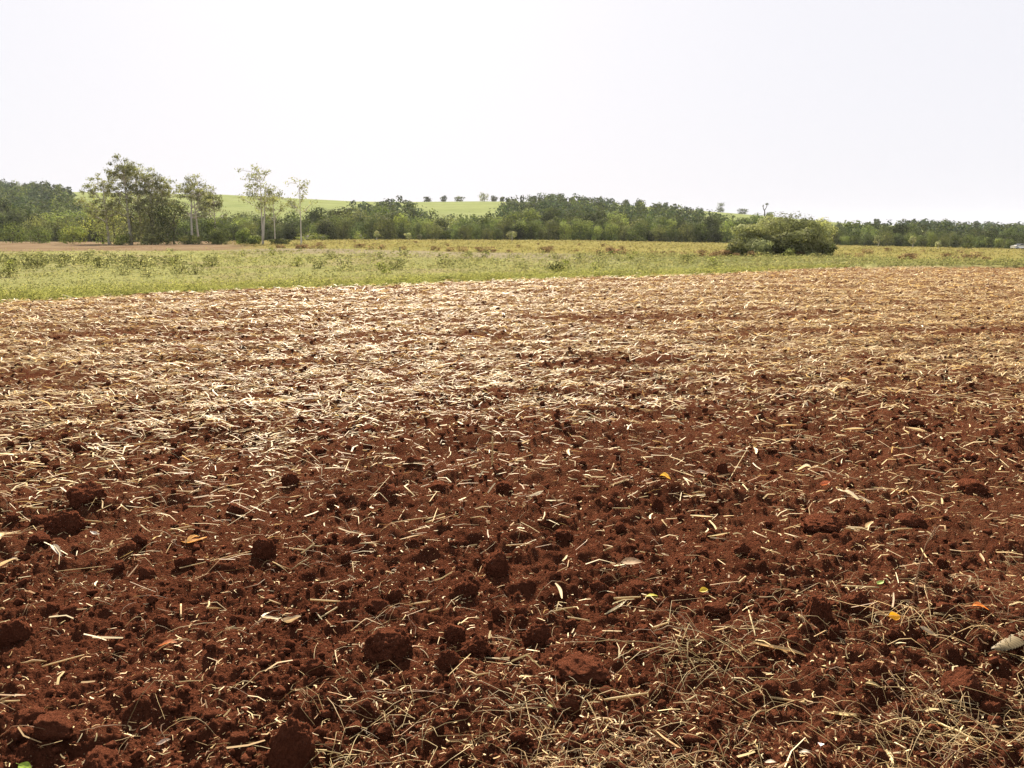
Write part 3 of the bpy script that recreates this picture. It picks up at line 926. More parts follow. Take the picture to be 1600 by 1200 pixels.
# ------------------------------------------------------------------ white car far across the meadow
def build_car():
    D = 212.0; px = 1597
    x = (px - 800) * CT / F * D
    e = empty('parked_car', (x, D, float(H(x, D)) + 0.02), math.radians(6))
    white = plain_mat('white_paint', (0.78, 0.78, 0.77), 0.25, 0.5)
    glass = plain_mat('dark_glass', (0.02, 0.025, 0.03), 0.08, 0.6)
    rub = plain_mat('tyre_rubber', (0.02, 0.02, 0.02), 0.85, 0.2)
    met = plain_mat('rim_metal', (0.5, 0.5, 0.5), 0.35, 0.5, 0.9)
    prof = [(-2.1, .35), (-2.15, .75), (-1.95, .98), (-1.1, 1.02), (-.45, 1.45), (.85, 1.48), (1.55, 1.05), (2.05, .95), (2.12, .6), (2.05, .35)]
    g = Geo(); n = len(prof)
    ys = [-.80, -.86, .86, .80]
    V = [(a, yy * (0.86 if b > 1.1 else 1), b) for yy in ys for a, b in prof]
    Q = [(r * n + i, r * n + (i + 1) % n, (r + 1) * n + (i + 1) % n, (r + 1) * n + i) for r in range(3) for i in range(n)]
    T = [(0, i + 1, i) for i in range(1, n - 1)] + [(3 * n, 3 * n + i, 3 * n + i + 1) for i in range(1, n - 1)]
    g.add(V, Q, T); obj('body', g.mesh('car_body'), white, e)
    for sgn in (-1, 1):
        for x0, x1, x2, x3 in [(-.95, .1, .1, -.42), (.17, 1.25, .78, .17)]:
            y1, y2 = sgn * .875, sgn * .765
            g = Geo(); g.add([(x0, y1, 1.06), (x1, y1, 1.06), (x2, y2, 1.38), (x3, y2, 1.38)], [(0, 1, 2, 3)])
            obj('window', g.mesh('car_window'), glass, e)
        for wx in (-1.35, 1.3):
            g = Geo(); tube(g, [(wx, sgn * .68, .31), (wx, sgn * .88, .31)], [.31, .31], 16)
            w = obj('wheel', g.mesh('car_wheel'), rub, e)
            g = Geo(); tube(g, [(wx, sgn * .86, .31), (wx, sgn * .90, .31)], [.19, .17], 12)
            obj('rim', g.mesh('car_rim'), met, w)
    for a, b in [((-1.12, 1.06), (-.52, 1.43)), ((1.58, 1.07), (.92, 1.46))]:
        g = Geo(); o = -.02 if a[0] < 0 else .02
        g.add([(a[0] + o, -.7, a[1]), (a[0] + o, .7, a[1]), (b[0] + o, .62, b[1]), (b[0] + o, -.62, b[1])], [(0, 1, 2, 3)])
        obj('windscreen', g.mesh('car_screen'), glass, e)
    tag(e, 'small white car parked at the foot of the right wood', 'car')
build_car()

# ------------------------------------------------------------------ clods
_t = (1 + 5 ** .5) / 2
ICO_V = unit(np.array([(-1, _t, 0), (1, _t, 0), (-1, -_t, 0), (1, -_t, 0), (0, -1, _t), (0, 1, _t), (0, -1, -_t), (0, 1, -_t), (_t, 0, -1), (_t, 0, 1), (-_t, 0, -1), (-_t, 0, 1)], float))
ICO_F = np.array([(0, 11, 5), (0, 5, 1), (0, 1, 7), (0, 7, 10), (0, 10, 11), (1, 5, 9), (5, 11, 4), (11, 10, 2), (10, 7, 6), (7, 1, 8), (3, 9, 4), (3, 4, 2), (3, 2, 6), (3, 6, 8), (3, 8, 9), (4, 9, 5), (2, 4, 11), (6, 2, 10), (8, 6, 7), (9, 8, 1)])

def ico(level):
    V = [tuple(v) for v in ICO_V]; Fc = [tuple(f) for f in ICO_F]
    for _ in range(level):
        cache = {}; nf = []
        def mid(a, b):
            k = (min(a, b), max(a, b))
            if k not in cache:
                m = np.array(V[a]) + np.array(V[b]); V.append(tuple(m / np.linalg.norm(m))); cache[k] = len(V) - 1
            return cache[k]
        for a, b, c in Fc:
            x, y, z = mid(a, b), mid(b, c), mid(c, a)
            nf += [(a, x, z), (b, y, x), (c, z, y), (x, y, z)]
        Fc = nf
    return np.array(V), np.array(Fc)

ICO = {k: ico(k) for k in (0, 1, 2, 3, 4)}

def clod_mesh(seed, level, planes=6, rough=0.10, sq=(1, .85, .7)):
    rng = np.random.default_rng(seed)
    V, Fc = ICO[level]; V = V.copy()
    for _ in range(planes):
        nrm = unit(rng.normal(size=3)); d = rng.uniform(.52, .9)
        s = V @ nrm
        V = V - np.maximum(s - d, 0)[:, None] * nrm * 0.92
    o = Vector(rng.uniform(-50, 50, 3))
    for sc, am in ((1.3, 1.8), (3.1, 1.3), (6.5, .95), (14, .75), (30, .42)):
        if level < 3 and sc > 13: break
        dv = np.array([mnoise.noise(Vector(v * sc) + o) for v in V])
        V = V * (1 + rough * am * dv)[:, None]
    V = V * np.array(sq)
    V[:, 2] -= V[:, 2].min()
    V[:, :2] /= np.ptp(V[:, 0])                    # unit width
    V[:, 2] /= np.ptp(V[:, 2])
    return mesh_np('soil_clod', V, [Fc], None, level >= 2)

BIG = [clod_mesh(500 + i, 4, 3 + i % 6, .085 + .02 * (i % 3), (1, .8 + .05 * (i % 4), .8)) for i in range(9)]
MIDC = [clod_mesh(520 + i, 3, 3 + i % 6, .11 + .02 * (i % 3), (1, .75 + .08 * (i % 4), .8)) for i in range(10)]
SMALL = [clod_mesh(540 + i, 2, 3 + i % 5, .13, (1, .8, .8)) for i in range(10)]

def put_clod(px, py, w_px, h_px, me, label, rz=None, sink=0.40):
    x, y, _ = ground(px, py + h_px * 0.35)
    depth = math.hypot(x, y, CAM_Z)
    w = w_px / F * depth * 0.86; h = h_px / F * depth * 1.08
    z = float(soil_z(np.array([x]), np.array([y]))[0]) - h * sink
    return tag(obj('soil_clod', me, M_CLOD, None, (x, y, z), (random.uniform(-.12, .12), random.uniform(-.12, .12), random.random() * 6.28 if rz is None else rz), (w, w * random.uniform(.85, 1.1), h)),
               label, 'soil clod', 'soil clods lying on the tilled field')

NOTE = [
    (450, 1152, 88, 100, 'largest crumbly upright clod with straw leaning on its sides'),
    (605, 985, 88, 62, 'big dome shaped clod with smooth rounded crown, alone on bare soil'),
    (100, 808, 62, 42, 'flat faced block of clod with a sharp sunlit edge'),
    (133, 765, 60, 46, 'pale weathered clod just behind the flat faced block'),
    (25, 976, 56, 42, 'squared off smooth clod with flat top on bare furrow'),
    (745, 986, 66, 44, 'clod with flat cracked side in the chain of three beside the straw heap'),
    (712, 966, 42, 40, 'dark knobbly clod behind the chain of three beside the straw heap'),
    (697, 1012, 52, 48, 'rough broken clod in front of the chain of three'),
    (845, 965, 56, 46, 'high cornered clod with overhanging dark side'),
    (775, 868, 56, 48, 'wedge shaped clod rising behind the round dark one'),
    (728, 902, 44, 38, 'round dark clod beside a short upright straw'),
    (905, 1024, 104, 34, 'long low ridge of clod broken along its front'),
    (892, 1078, 34, 38, 'small pointed clod sitting in straw litter'),
    (1278, 950, 58, 54, 'grainy clod, left half of the touching pair'),
    (1328, 936, 56, 48, 'dark sided clod of the touching pair, next to the grainy one'),
    (1506, 1062, 64, 54, 'rounded clod below the ribbed pale husk'),
    (1553, 1084, 50, 32, 'low clod leaning against the rounded clod under the husk'),
    (1290, 812, 84, 30, 'long flat clod with straw stalk resting on its end'),
    (160, 1172, 84, 62, 'sloping heap of clod beside a green leaf'),
    (410, 850, 44, 40, 'cube like clod at the tip of the long yellow stalk'),
]
for i, (px, py, w, h, lab) in enumerate(NOTE):
    put_clod(px, py, w, h, BIG[i % 9], lab)
SH = 'crumbly red brown clod of soil, hand sized or smaller, scattered over the tilled field'
for i, (px, py, w, h) in enumerate([
        (455, 740, 40, 34), (365, 780, 46, 38), (607, 760, 58, 38), (682, 747, 62, 30), (1025, 780, 28, 32), (790, 750, 44, 28), (1160, 845, 38, 34),
        (1178, 862, 26, 24), (540, 860, 28, 24), (375, 1140, 44, 36), (620, 915, 36, 34), (720, 875, 34, 26), (780, 935, 34, 30), (815, 935, 34, 26),
        (1005, 965, 46, 34), (490, 1030, 40, 36), (200, 845, 44, 30), (215, 835, 34, 34), (290, 865, 44, 28), (225, 880, 36, 40), (185, 870, 36, 28),
        (545, 935, 50, 30), (590, 930, 46, 26), (970, 815, 34, 22), (1475, 865, 28, 24), (1480, 955, 40, 34), (1420, 800, 60, 26), (1520, 750, 60, 30),
        (1300, 985, 26, 34), (1205, 1060, 36, 28), (80, 1130, 90, 40), (40, 1110, 60, 34), (230, 1070, 70, 28), (110, 950, 50, 30), (80, 945, 34, 26),
        (645, 720, 40, 26), (120, 690, 34, 22), (280, 700, 30, 20), (505, 670, 40, 18), (575, 665, 40, 18), (520, 780, 30, 22), (1130, 720, 26, 26),
        (1210, 730, 36, 20), (1430, 655, 34, 16), (1370, 660, 22, 16), (880, 830, 40, 22), (1095, 850, 26, 20), (60, 840, 40, 24), (20, 800, 34, 26),
        (60, 800, 36, 24), (250, 960, 34, 24), (935, 905, 40, 22), (1000, 900, 60, 18), (1120, 935, 60, 26), (680, 1110, 44, 40), (600, 1120, 40, 28),
        (890, 1140, 44, 34), (260, 1190, 50, 34), (1545, 1100, 40, 26), (1230, 930, 36, 22)]):
    put_clod(px, py, w * .82, h * .82, MIDC[i % 10], SH)
rng = np.random.default_rng(61)
n = 225
th = rng.uniform(-.60, .60, n); rr = 2.1 * (13 / 2.1) ** (rng.random(n) ** 1.25)
for i in range(n):
    x, y = rr[i] * math.sin(th[i]), rr[i] * math.cos(th[i])
    s = rng.uniform(.022, .052) * (1 + .03 * rr[i])
    z = float(soil_z(np.array([x]), np.array([y]))[0])
    h = s * rng.uniform(.5, .85)
    tag(obj('soil_clod', SMALL[i % 10], M_CLOD, None, (x, y, z - h * .25), (rng.uniform(-.2, .2), rng.uniform(-.2, .2), rng.random() * 6.28), (s, s * rng.uniform(.7, 1.1), h)),
        SH, 'soil clod', 'soil clods lying on the tilled field')

# crumbs too many to count
def crumbs(name, n, lvl, smin, smax, rmin, rmax, powr, seed, clus, grow=.05):
    rng = np.random.default_rng(seed)
    th = rng.uniform(-.80, .80, n * 2); rr = rmin * (rmax / rmin) ** (rng.random(n * 2) ** powr)
    x, y = rr * np.sin(th), rr * np.cos(th)
    ok = (rng.random(n * 2) < clus + (1 - clus) * sst(-.2, .3, pn(x * 1.6 + 5, y * 1.6))) & (y < edge_d(pxu(x, y)) - .3)
    x, y, rr = x[ok][:n], y[ok][:n], rr[ok][:n]; n = len(x)
    V0, F0 = ICO[lvl]; m = len(V0)
    s = smin * (smax / smin) ** (rng.random(n) ** 1.8) * (1 + rr * grow)
    vars_ = []
    for k in range(12):
        v = V0 * (1 + .22 * rng.normal(size=(m, 1)) * (1 if lvl == 0 else .6))
        for _ in range(3):
            nr = unit(rng.normal(size=3)); d = rng.uniform(.5, .85); v = v - np.maximum(v @ nr - d, 0)[:, None] * nr
        vars_.append(v * np.array([1, rng.uniform(.65, 1), rng.uniform(.55, .85)]))
    vars_ = np.array(vars_)
    V = vars_[rng.integers(12, size=n)]
    a = rng.random(n) * 6.28; ca, sa = np.cos(a)[:, None], np.sin(a)[:, None]
    X = (V[..., 0] * ca - V[..., 1] * sa) * s[:, None] * .5 + x[:, None]
    Y = (V[..., 0] * sa + V[..., 1] * ca) * s[:, None] * .5 + y[:, None]
    Z = V[..., 2] * s[:, None] * .5 + (soil_z(x, y) + s * .22)[:, None]
    Fc = (F0[None] + (np.arange(n) * m)[:, None, None]).reshape(-1, 3)
    me = mesh_np(name, np.stack([X, Y, Z], -1), [Fc], None, lvl >= 1)
    tag(obj(name, me, M_SOIL2), 'loose crumbs of red soil strewn over the tilled field', 'soil crumbs', None, 'stuff')

M_SOIL2 = soil_mat('crumb_soil', False, 1.7)
crumbs('soil_crumbs', 2600, 1, .016, .045, 1.5, 12, 1.2, 71, .25)
crumbs('fine_soil_crumbs', 13500, 0, .006, .019, 1.4, 9, 1.1, 72, .45)
crumbs('field_lumps', 6500, 0, .024, .070, 6, 32, .85, 73, .4, .012)

# ------------------------------------------------------------------ straw
STRAWC = np.array([(0.47, 0.345, 0.170), (0.54, 0.425, 0.22), (0.37, 0.25, 0.118), (0.60, 0.50, 0.30), (0.29, 0.18, 0.09), (0.50, 0.39, 0.19)])

def straw_field(geo, x, y, L, W, rng, bend=.12, tilt=.18, lift=.012, cols=STRAWC, yaw=None):
    """bent flat stalks of two folded quads, V cross profile for the near ones"""
    n = len(x)
    a = rng.random(n) * np.pi if yaw is None else yaw
    pz = rng.normal(size=n) * tilt
    d = np.stack([np.cos(a) * np.cos(pz), np.sin(a) * np.cos(pz), np.sin(pz)], -1)
    side = np.stack([-np.sin(a), np.cos(a), rng.normal(size=n) * .35], -1); side = unit(side)
    up = np.cross(d, side)
    up *= np.sign(up[:, 2:3] + 1e-9)
    c = np.stack([x, y, soil_z(x, y) + lift + np.abs(np.sin(pz)) * L * .35], -1)
    bx = rng.normal(size=n) * bend
    off = np.array([-.5, 0., .5]); V = []
    for k, o in enumerate(off):
        mid = c + d * (L * o)[:, None] + (side * (bx * L)[:, None] + up * (np.abs(bx) * L * .5)[:, None]) * (1 if k == 1 else 0)
        w = W * (1.0 if k < 2 else .7)
        V += [mid - side * (w * .5)[:, None], mid + side * (w * .5)[:, None]]
    V = np.stack(V, 1).reshape(-1, 3)
    Q = np.array([(0, 1, 3, 2), (2, 3, 5, 4)])
    Q = (Q[None] + (np.arange(n) * 6)[:, None, None]).reshape(-1, 4)
    col = cols[rng.integers(len(cols), size=n)] * rng.uniform(.7, 1.2, (n, 1))
    geo.add(V, Q, None, np.repeat(col, 6, 0).clip(0, .9))

rng = np.random.default_rng(80)
g = Geo()
n = 262000
th = rng.uniform(-.76, .76, n); rr = 2.2 * (46 / 2.2) ** (rng.random(n) ** .72)
x, y = rr * np.sin(th), rr * np.cos(th)
ok = (rng.random(n) < np.maximum(straw_density(x, y), .008 + .06 * sst(3.4, 6.5, rr))) & (y < edge_d(pxu(x, y)) - .1)
x, y, rr = x[ok], y[ok], rr[ok]; n = len(x)
L = (.025 + .16 * rng.random(n) ** 2.2) * (.72 + rr * .035).clip(.7, 1.6)
W = (.0018 + .0055 * rng.random(n) ** 1.6) * (1 + rr * .12)
yaw = rng.normal(size=n) * .75 + .15
straw_field(g, x, y, L, W, rng, .14, .20, .010 + rr * .0006, yaw=yaw)
print('field straw', n)
tag(obj('straw_litter', g.mesh('straw_litter'), M_STRAW), 'pale dry straw thickly strewn over the tilled field', 'straw', None, 'stuff')

# thin dry grass and roots in the foreground: curved threads of three sides
def threads(geo, x, y, L, R, rng, curl, cols, rise=.02):
    n = len(x); K = 5
    a = rng.random(n) * 6.283; k = rng.normal(size=n) * curl
    t = np.linspace(0, 1, K)
    ang = a[:, None] + k[:, None] * (t - .5)[None, :] + .25 * rng.normal(size=(n, K)).cumsum(1) * .6
    step = L[:, None] / (K - 1)
    X = x[:, None] + np.cumsum(np.cos(ang) * step, 1); Y = y[:, None] + np.cumsum(np.sin(ang) * step, 1)
    arch = np.abs(rng.normal(size=n))[:, None] * rise * np.sin(np.pi * t)[None, :] * (L / .12)[:, None]
    Zc = soil_z(X, Y); Zc = .65 * Zc.max(1, keepdims=True) + .35 * Zc
    P = np.stack([X, Y, Zc + arch + .003], -1)
    T = unit(np.gradient(P, axis=1)); A = unit(np.cross(T, np.array([0, 0, 1.]))); B = np.cross(T, A)
    V = []
    for q in range(3):
        V.append(P + (A * math.cos(q * 2.094) + B * math.sin(q * 2.094)) * (R[:, None] * np.array([1, 1, 1, .85, .5])[None])[..., None])
    V = np.stack(V, 2)                              # n,K,3,3
    idx = []
    for i in range(K - 1):
        for q in range(3):
            idx.append((i * 3 + q, i * 3 + (q + 1) % 3, (i + 1) * 3 + (q + 1) % 3, (i + 1) * 3 + q))
    Q = (np.array(idx)[None] + (np.arange(n) * K * 3)[:, None, None]).reshape(-1, 4)
    col = cols[rng.integers(len(cols), size=n)] * rng.uniform(.65, 1.15, (n, 1))
    geo.add(V.reshape(-1, 3), Q, None, np.repeat(col, K * 3, 0).clip(0, .9))

GRASSC = np.array([(0.36, 0.25, 0.115), (0.44, 0.325, 0.155), (0.24, 0.15, 0.07), (0.30, 0.22, 0.10), (0.18, 0.10, 0.05)])
g = Geo()
n = 18500
th = rng.uniform(-.80, .80, n); rr = 1.7 * (7.0 / 1.7) ** rng.random(n)
x, y = rr * np.sin(th), rr * np.cos(th)
pxx, pyy = project(x, y, np.zeros(n))
dens = .08 + .26 * sst(950, 1130, pyy) * sst(350, 620, pxx) + .30 * sst(830, 1000, pyy) * sst(950, 1350, pxx)
dens *= .35 + 1.3 * sst(-.15, .35, pn(x * 1.7 + 20, y * 1.7))
ok = rng.random(n) < dens
x, y = x[ok], y[ok]; n = len(x); print('grass threads', n)
threads(g, x, y, rng.uniform(.04, .22, n), rng.uniform(.0006, .0016, n), rng, 1.0, GRASSC)
tag(obj('dry_grass_litter', g.mesh('dry_grass_litter', True), M_STRAW), 'thin dry grass blades and rootlets lying on the near soil', 'dry grass', None, 'stuff')

# chaff: short flakes
g = Geo()
n = 19500
th = rng.uniform(-.80, .80, n); rr = 1.6 * (10.0 / 1.6) ** rng.random(n)
x, y = rr * np.sin(th), rr * np.cos(th)
pxx, pyy = project(x, y, np.zeros(n))
dens = .20 + .6 * sst(900, 1100, pyy) * sst(500, 900, pxx) + .4 * sst(1100, 1400, pxx) + .5 * sst(800, 640, pyy)
dens *= .5 + sst(-.2, .3, pn(x * 1.3 + 40, y * 1.3))
ok = rng.random(n) < dens
x, y, rr = x[ok], y[ok], rr[ok]; n = len(x); print('chaff', n)
straw_field(g, x, y, rng.uniform(.007, .04, n) ** 1.0, rng.uniform(.0015, .0055, n) * (1 + rr * .05), rng, .2, .3, .004)
tag(obj('chaff', g.mesh('chaff'), M_STRAW), 'short pale flakes of chaff in the red soil', 'chaff', None, 'stuff')

g = Geo(); n = 26000
th = rng.uniform(-.80, .80, n); rr = 1.7 * (12.0 / 1.7) ** rng.random(n)
x, y = rr * np.sin(th), rr * np.cos(th)
ok = rng.random(n) < .35 + .65 * sst(-.3, .3, pn(x * 2.1 + 70, y * 2.1))
x, y, rr = x[ok], y[ok], rr[ok]; n = len(x)
straw_field(g, x, y, .004 + .028 * rng.random(n) ** 2, rng.uniform(.0008, .0022, n) * (1 + rr * .10), rng, .2, .25, .004, STRAWC * np.array([.95, .85, .75]))
tag(obj('straw_dust', g.mesh('straw_dust'), M_STRAW), 'fine golden straw fibres and flecks mixed into the near soil', 'straw bits', None, 'stuff')

# stalks that can be picked out one by one
def stalk_mesh(seed, kind):
    rng = np.random.default_rng(seed); g = Geo()
    c = STRAWC[rng.integers(len(STRAWC))]
    if kind == 'tube':
        P = wander(rng, (-.5, 0, 0), (.5, 0, 0), 6, .012)
        R = np.full(6, .026) * rng.uniform(.8, 1.2, 6); R[-1] *= .8
        tube(g, P, R, 6, c)
    elif kind == 'kink':
        b = rng.uniform(-.25, .25)
        P = [(-.5, 0, 0), (-.2, b * .4, .01), (0, b, .03), (.05, b * .95, .03), (.3, b * .3, .02), (.5, -b * .2, 0)]
        tube(g, P, [.024, .026, .03, .03, .022, .012], 5, c)
    elif kind == 'split':
        for k in (-1, 1):
            P = [(-.5, 0, 0), (-.1, .012 * k, .01), (.2, .05 * k, .02), (.5, .13 * k * rng.uniform(.6, 1.4), .0)]
            tube(g, P, [.016, .018, .014, .006], 4, c)
    else:                                            # husk: curled ribbon
        t = np.linspace(-.5, .5, 7); w = .11 * np.cos(t * 2.6) + .02
        V = []
        for a, ww in zip(t, w):
            cu = .10 * math.sin(a * 4 + seed)
            V += [(a, -ww + cu, ww * .7), (a, cu, 0), (a, ww + cu, ww * .6)]
        Q = [(i * 3 + k, (i + 1) * 3 + k, (i + 1) * 3 + k + 1, i * 3 + k + 1) for i in range(6) for k in range(2)]
        g.add(V, Q, None, c * 1.1)
    return g.mesh('straw_' + kind, kind != 'split')

STALKS = {k: [stalk_mesh(600 + 20 * j + i, k) for i in range(6)] for j, k in enumerate(['tube', 'kink', 'split', 'husk'])}

def ground_pt(px, py):
    x, y, _ = ground(px, py)
    return np.array([x, y, float(soil_z(np.array([x]), np.array([y]))[0])])

def put_stalk(p, q, me, label, group, wide=1.0, lift=.008, cat='straw', name='straw_stalk'):
    """a stalk between two pixels on the ground"""
    a, b = ground_pt(*p), ground_pt(*q)
    place_stalk(a, b, me, label, group, wide, lift, cat, name)

def place_stalk(a, b, me, label, group, wide=1.0, lift=.008, cat='straw', name='straw_stalk'):
    m = (a + b) / 2; d = b - a; L = float(np.linalg.norm(d))
    zm = max(m[2], float(soil_z(np.array([m[0]]), np.array([m[1]]))[0]))
    rot = Vector(d).to_track_quat('X', 'Z').to_euler()
    o = obj(name, me, M_STRAW, None, (m[0], m[1], zm + lift), rot, (L, wide, wide))
    return tag(o, label, cat, group)

SG = 'straw stalks lying on the tilled field'
SW = 0.17
for i, (p, q, k, wd, lab) in enumerate([
        ((280, 882), (392, 864), 'tube', .26, 'longest straight yellow stalk lying flat on bare red soil'),
        ((150, 697), (246, 686), 'tube', .30, 'broad pale stalk lying flat in front of the straw cover'),
        ((90, 884), (165, 876), 'tube', .20, 'straight thin stalk near white husk scraps'),
        ((440, 694), (500, 722), 'tube', .22, 'slanting stalk crossing a second shorter one'),
        ((475, 698), (500, 712), 'tube', .30, 'short thick stalk beside the slanting one'),
        ((355, 812), (436, 762), 'tube', .20, 'long slanting stalk pointing at a clod'),
        ((295, 752), (370, 754), 'tube', .26, 'bright broken stalk lying level among clods'),
        ((1225, 826), (1262, 812), 'tube', .30, 'thick tan stalk resting on the long flat clod'),
        ((1170, 950), (1180, 990), 'tube', .34, 'short whitish stalk piece pointing across the furrow'),
        ((1226, 828), (1248, 848), 'split', .34, 'white split stalk hanging off the long flat clod'),
        ((535, 740), (545, 712), 'tube', .26, 'short bright stalk pointing away over dark soil'),
        ((575, 782), (610, 745), 'tube', .16, 'thin slanting stalk beside the wedge of clods'),
        ((612, 815), (676, 802), 'kink', .30, 'bent dry stalk forming the base of a small straw frame'),
        ((676, 822), (684, 792), 'kink', .24, 'curved dry stalk standing over the straw frame'),
        ((620, 808), (632, 790), 'tube', .24, 'short leaning stalk at the end of the straw frame'),
        ((1500, 690), (1572, 715), 'tube', .30, 'long bright stalk slanting towards the upright scraps'),
        ((1545, 695), (1600, 742), 'tube', .22, 'thin bright stalk at the margin of the straw cover'),
        ((1352, 678), (1398, 704), 'kink', .26, 'kinked stalk with forked end on dark soil'),
        ((1140, 738), (1168, 700), 'tube', .24, 'slanting stalk leaning over a clod'),
        ((1438, 735), (1462, 722), 'tube', .24, 'short stalk lying against a crumb ridge'),
        ((1275, 716), (1345, 748), 'kink', .20, 'long thin stalk with a slight kink on dark soil'),
        ((1060, 752), (1140, 735), 'tube', .18, 'thin dark tan stalk lying flat beside a pale husk'),
        ((748, 1008), (815, 1020), 'split', .40, 'bundle of split pale straw on top of the straw heap'),
        ((760, 1022), (830, 1030), 'tube', .16, 'lower stalk of the straw heap'),
        ((700, 1055), (735, 1015), 'tube', .16, 'slanting stalk leaning on the straw heap'),
        ((545, 1140), (620, 1095), 'tube', .14, 'long thin stalk crossing the near straw litter'),
        ((695, 1018), (735, 1105), 'kink', .08, 'long hair thin stem crossing the straw litter'),
        ((1060, 1105), (1160, 1128), 'kink', .16, 'bent thin stalk low on the near litter'),
        ((1290, 990), (1325, 1005), 'split', .20, 'pale forked straw in front of the touching clods'),
        ((820, 1085), (830, 1130), 'tube', .12, 'thin stalk propped on the near litter'),
        ((150, 862), (170, 858), 'tube', .2, 'small straight stalk bit behind white husk scraps')]):
    put_stalk(p, q, STALKS[k][i % 6], lab, SG, wd * SW * 2)
# random single stalks of middle distance
SHS = {'tube': 'straight pale straw stalk lying singly on the red soil', 'kink': 'bent pale straw stalk lying singly on the red soil', 'split': 'pale straw stalk split into two strands on the red soil', 'husk': 'short curled straw husk lying singly on the red soil'}
n = 0
rng = np.random.default_rng(91)
while n < 255:
    th = rng.uniform(-.62, .62); r = 2.3 * (9.0 / 2.3) ** (rng.random() ** .55)
    x, y = r * math.sin(th), r * math.cos(th)
    L = rng.uniform(.05, .17); a = rng.normal() * .8 + .15
    A = np.array([x - math.cos(a) * L / 2, y - math.sin(a) * L / 2]); B = np.array([x + math.cos(a) * L / 2, y + math.sin(a) * L / 2])
    za, zb = soil_z(np.array([A[0], B[0]]), np.array([A[1], B[1]]))
    k = str(rng.choice(['tube', 'kink', 'split', 'husk'], p=[.45, .25, .15, .15]))
    place_stalk(np.array([*A, za]), np.array([*B, zb]), STALKS[k][int(rng.integers(6))], SHS[k], SG, (.13 if k != 'husk' else L * .55) * rng.uniform(.8, 1.5), .007)
    n += 1
# upright stub of stalk, and tall thin dry stem
b = ground_pt(769, 722); a = b + np.array([0.004, 0.0, (722 - 678) / F * math.hypot(b[1], CAM_Z)])
o = obj('upright_straw', STALKS['tube'][2], M_STRAW, None, tuple((a + b) / 2 - np.array([0, 0, .01])), Vector(a - b).to_track_quat('X', 'Z').to_euler(), (np.linalg.norm(a - b) * 1.15, .24, .24))
tag(o, 'short stiff straw stub standing upright in the soil', 'straw', SG)
g = Geo(); b = ground_pt(1425, 945)
hgt = (940 - 822) / F * math.hypot(b[1], CAM_Z)
tube(g, [(0, 0, -.03), (.012, .01, hgt * .3), (.03, .02, hgt * .55), (.045, .02, hgt * .78), (.085, .03, hgt)], [.0032, .003, .0026, .0022, .001], 5, (.30, .19, .11))
for k in range(9):
    q = np.array([.05 + .035 * k / 9, .022, hgt * (.80 + .2 * k / 9)])
    tube(g, [q, q + np.array([.012 * (-1) ** k + .006, .0, .018])], [.0016, .0008], 4, (.40, .28, .17))
tag(obj('dry_plant', g.mesh('dry_stem', True), M_STRAW, None, tuple(b)), 'tall thin brown dry stem with a feathery tip standing in the soil', 'dry stem')

# ------------------------------------------------------------------ leaves, husks and other scraps
def leaf_mesh(seed, c, L=1.0, w=.38, curl=.18, serr=0.0):
    rng = np.random.default_rng(seed); g = Geo()
    t = np.linspace(0, 1, 9); V = []
    for a in t:
        ww = w * math.sin(math.pi * a ** .85) * .5 + .004
        for k in (-1, -.5, 0, .5, 1):
            V.append((a - .5, k * ww * (1 + serr * rng.normal()), curl * (abs(k) ** 2) * ww * 1.6 + curl * .5 * math.sin(a * 3.1 + seed) + .01 * rng.normal()))
    Q = [(i * 5 + k, (i + 1) * 5 + k, (i + 1) * 5 + k + 1, i * 5 + k + 1) for i in range(8) for k in range(4)]
    col = np.array(c) * np.repeat(np.random.default_rng(seed + 1).uniform(.85, 1.15, 9), 5)[:, None]
    g.add(V, Q, None, col.clip(0, .95))
    tube(g, [(-.62, 0, .01), (-.5, 0, .0), (0, 0, curl * .02 - .005), (.45, 0, 0)], [.012, .012, .009, .004], 4, np.array(c) * .75)
    return g.mesh('leaf', True)

def put_leaf(px, py, w_px, c, lab, cat='leaf', name='fallen_leaf', w=.4, curl=.2, yaw=None, lift=.006, tilt=0.0, group=None, seed=None):
    p = ground_pt(px, py); d = math.hypot(p[0], p[1], CAM_Z)
    L = w_px / F * d * .85
    s = seed or int(px * 3 + py)
    o = obj(name, leaf_mesh(s, c, 1, w, curl), M_STRAW, None, (p[0], p[1], p[2] + lift + .02), (tilt, 0, (random.uniform(-.4, .4) if yaw is None else yaw)), L)
    return tag(o, lab, cat, group)

put_leaf(987, 878, 40, (.50, .33, .19), 'pale tan oval leaf lying flat on bare red soil', w=.45, curl=.10, yaw=0.05, tilt=.35)
put_leaf(1397, 977, 20, (.78, .40, .02), 'bright orange yellow flower petal scrap in the litter', 'petal', 'petal', .8, .35, tilt=.5)
put_leaf(1530, 965, 26, (.60, .20, .05), 'rusty orange curled leaf near the ribbed husk', w=.45, curl=.35)
put_leaf(38, 1191, 30, (.30, .42, .05), 'fresh lime green leaf beside the sloping clod heap', w=.45, curl=.15, tilt=.4)
put_leaf(1018, 929, 22, (.55, .48, .04), 'small yellow leaf on bare soil', w=.4, curl=.2)
put_leaf(1100, 915, 16, (.48, .36, .04), 'mustard yellow leaf bit on bare soil', w=.7, curl=.2, tilt=.4)
put_leaf(861, 1100, 14, (.45, .48, .20), 'pale green leaf tip in the straw litter', w=.5, curl=.2)
put_leaf(1040, 745, 20, (.72, .45, .08), 'golden yellow kernel like scrap beside a clod', 'husk', 'husk_scrap', .7, .4)
put_leaf(1375, 918, 14, (.42, .55, .16), 'tiny light green leaf bit in the litter', w=.7, curl=.3)
put_leaf(1290, 752, 20, (.55, .18, .08), 'reddish curled chip of bark on dark soil', 'bark chip', 'bark_chip', .7, .4)
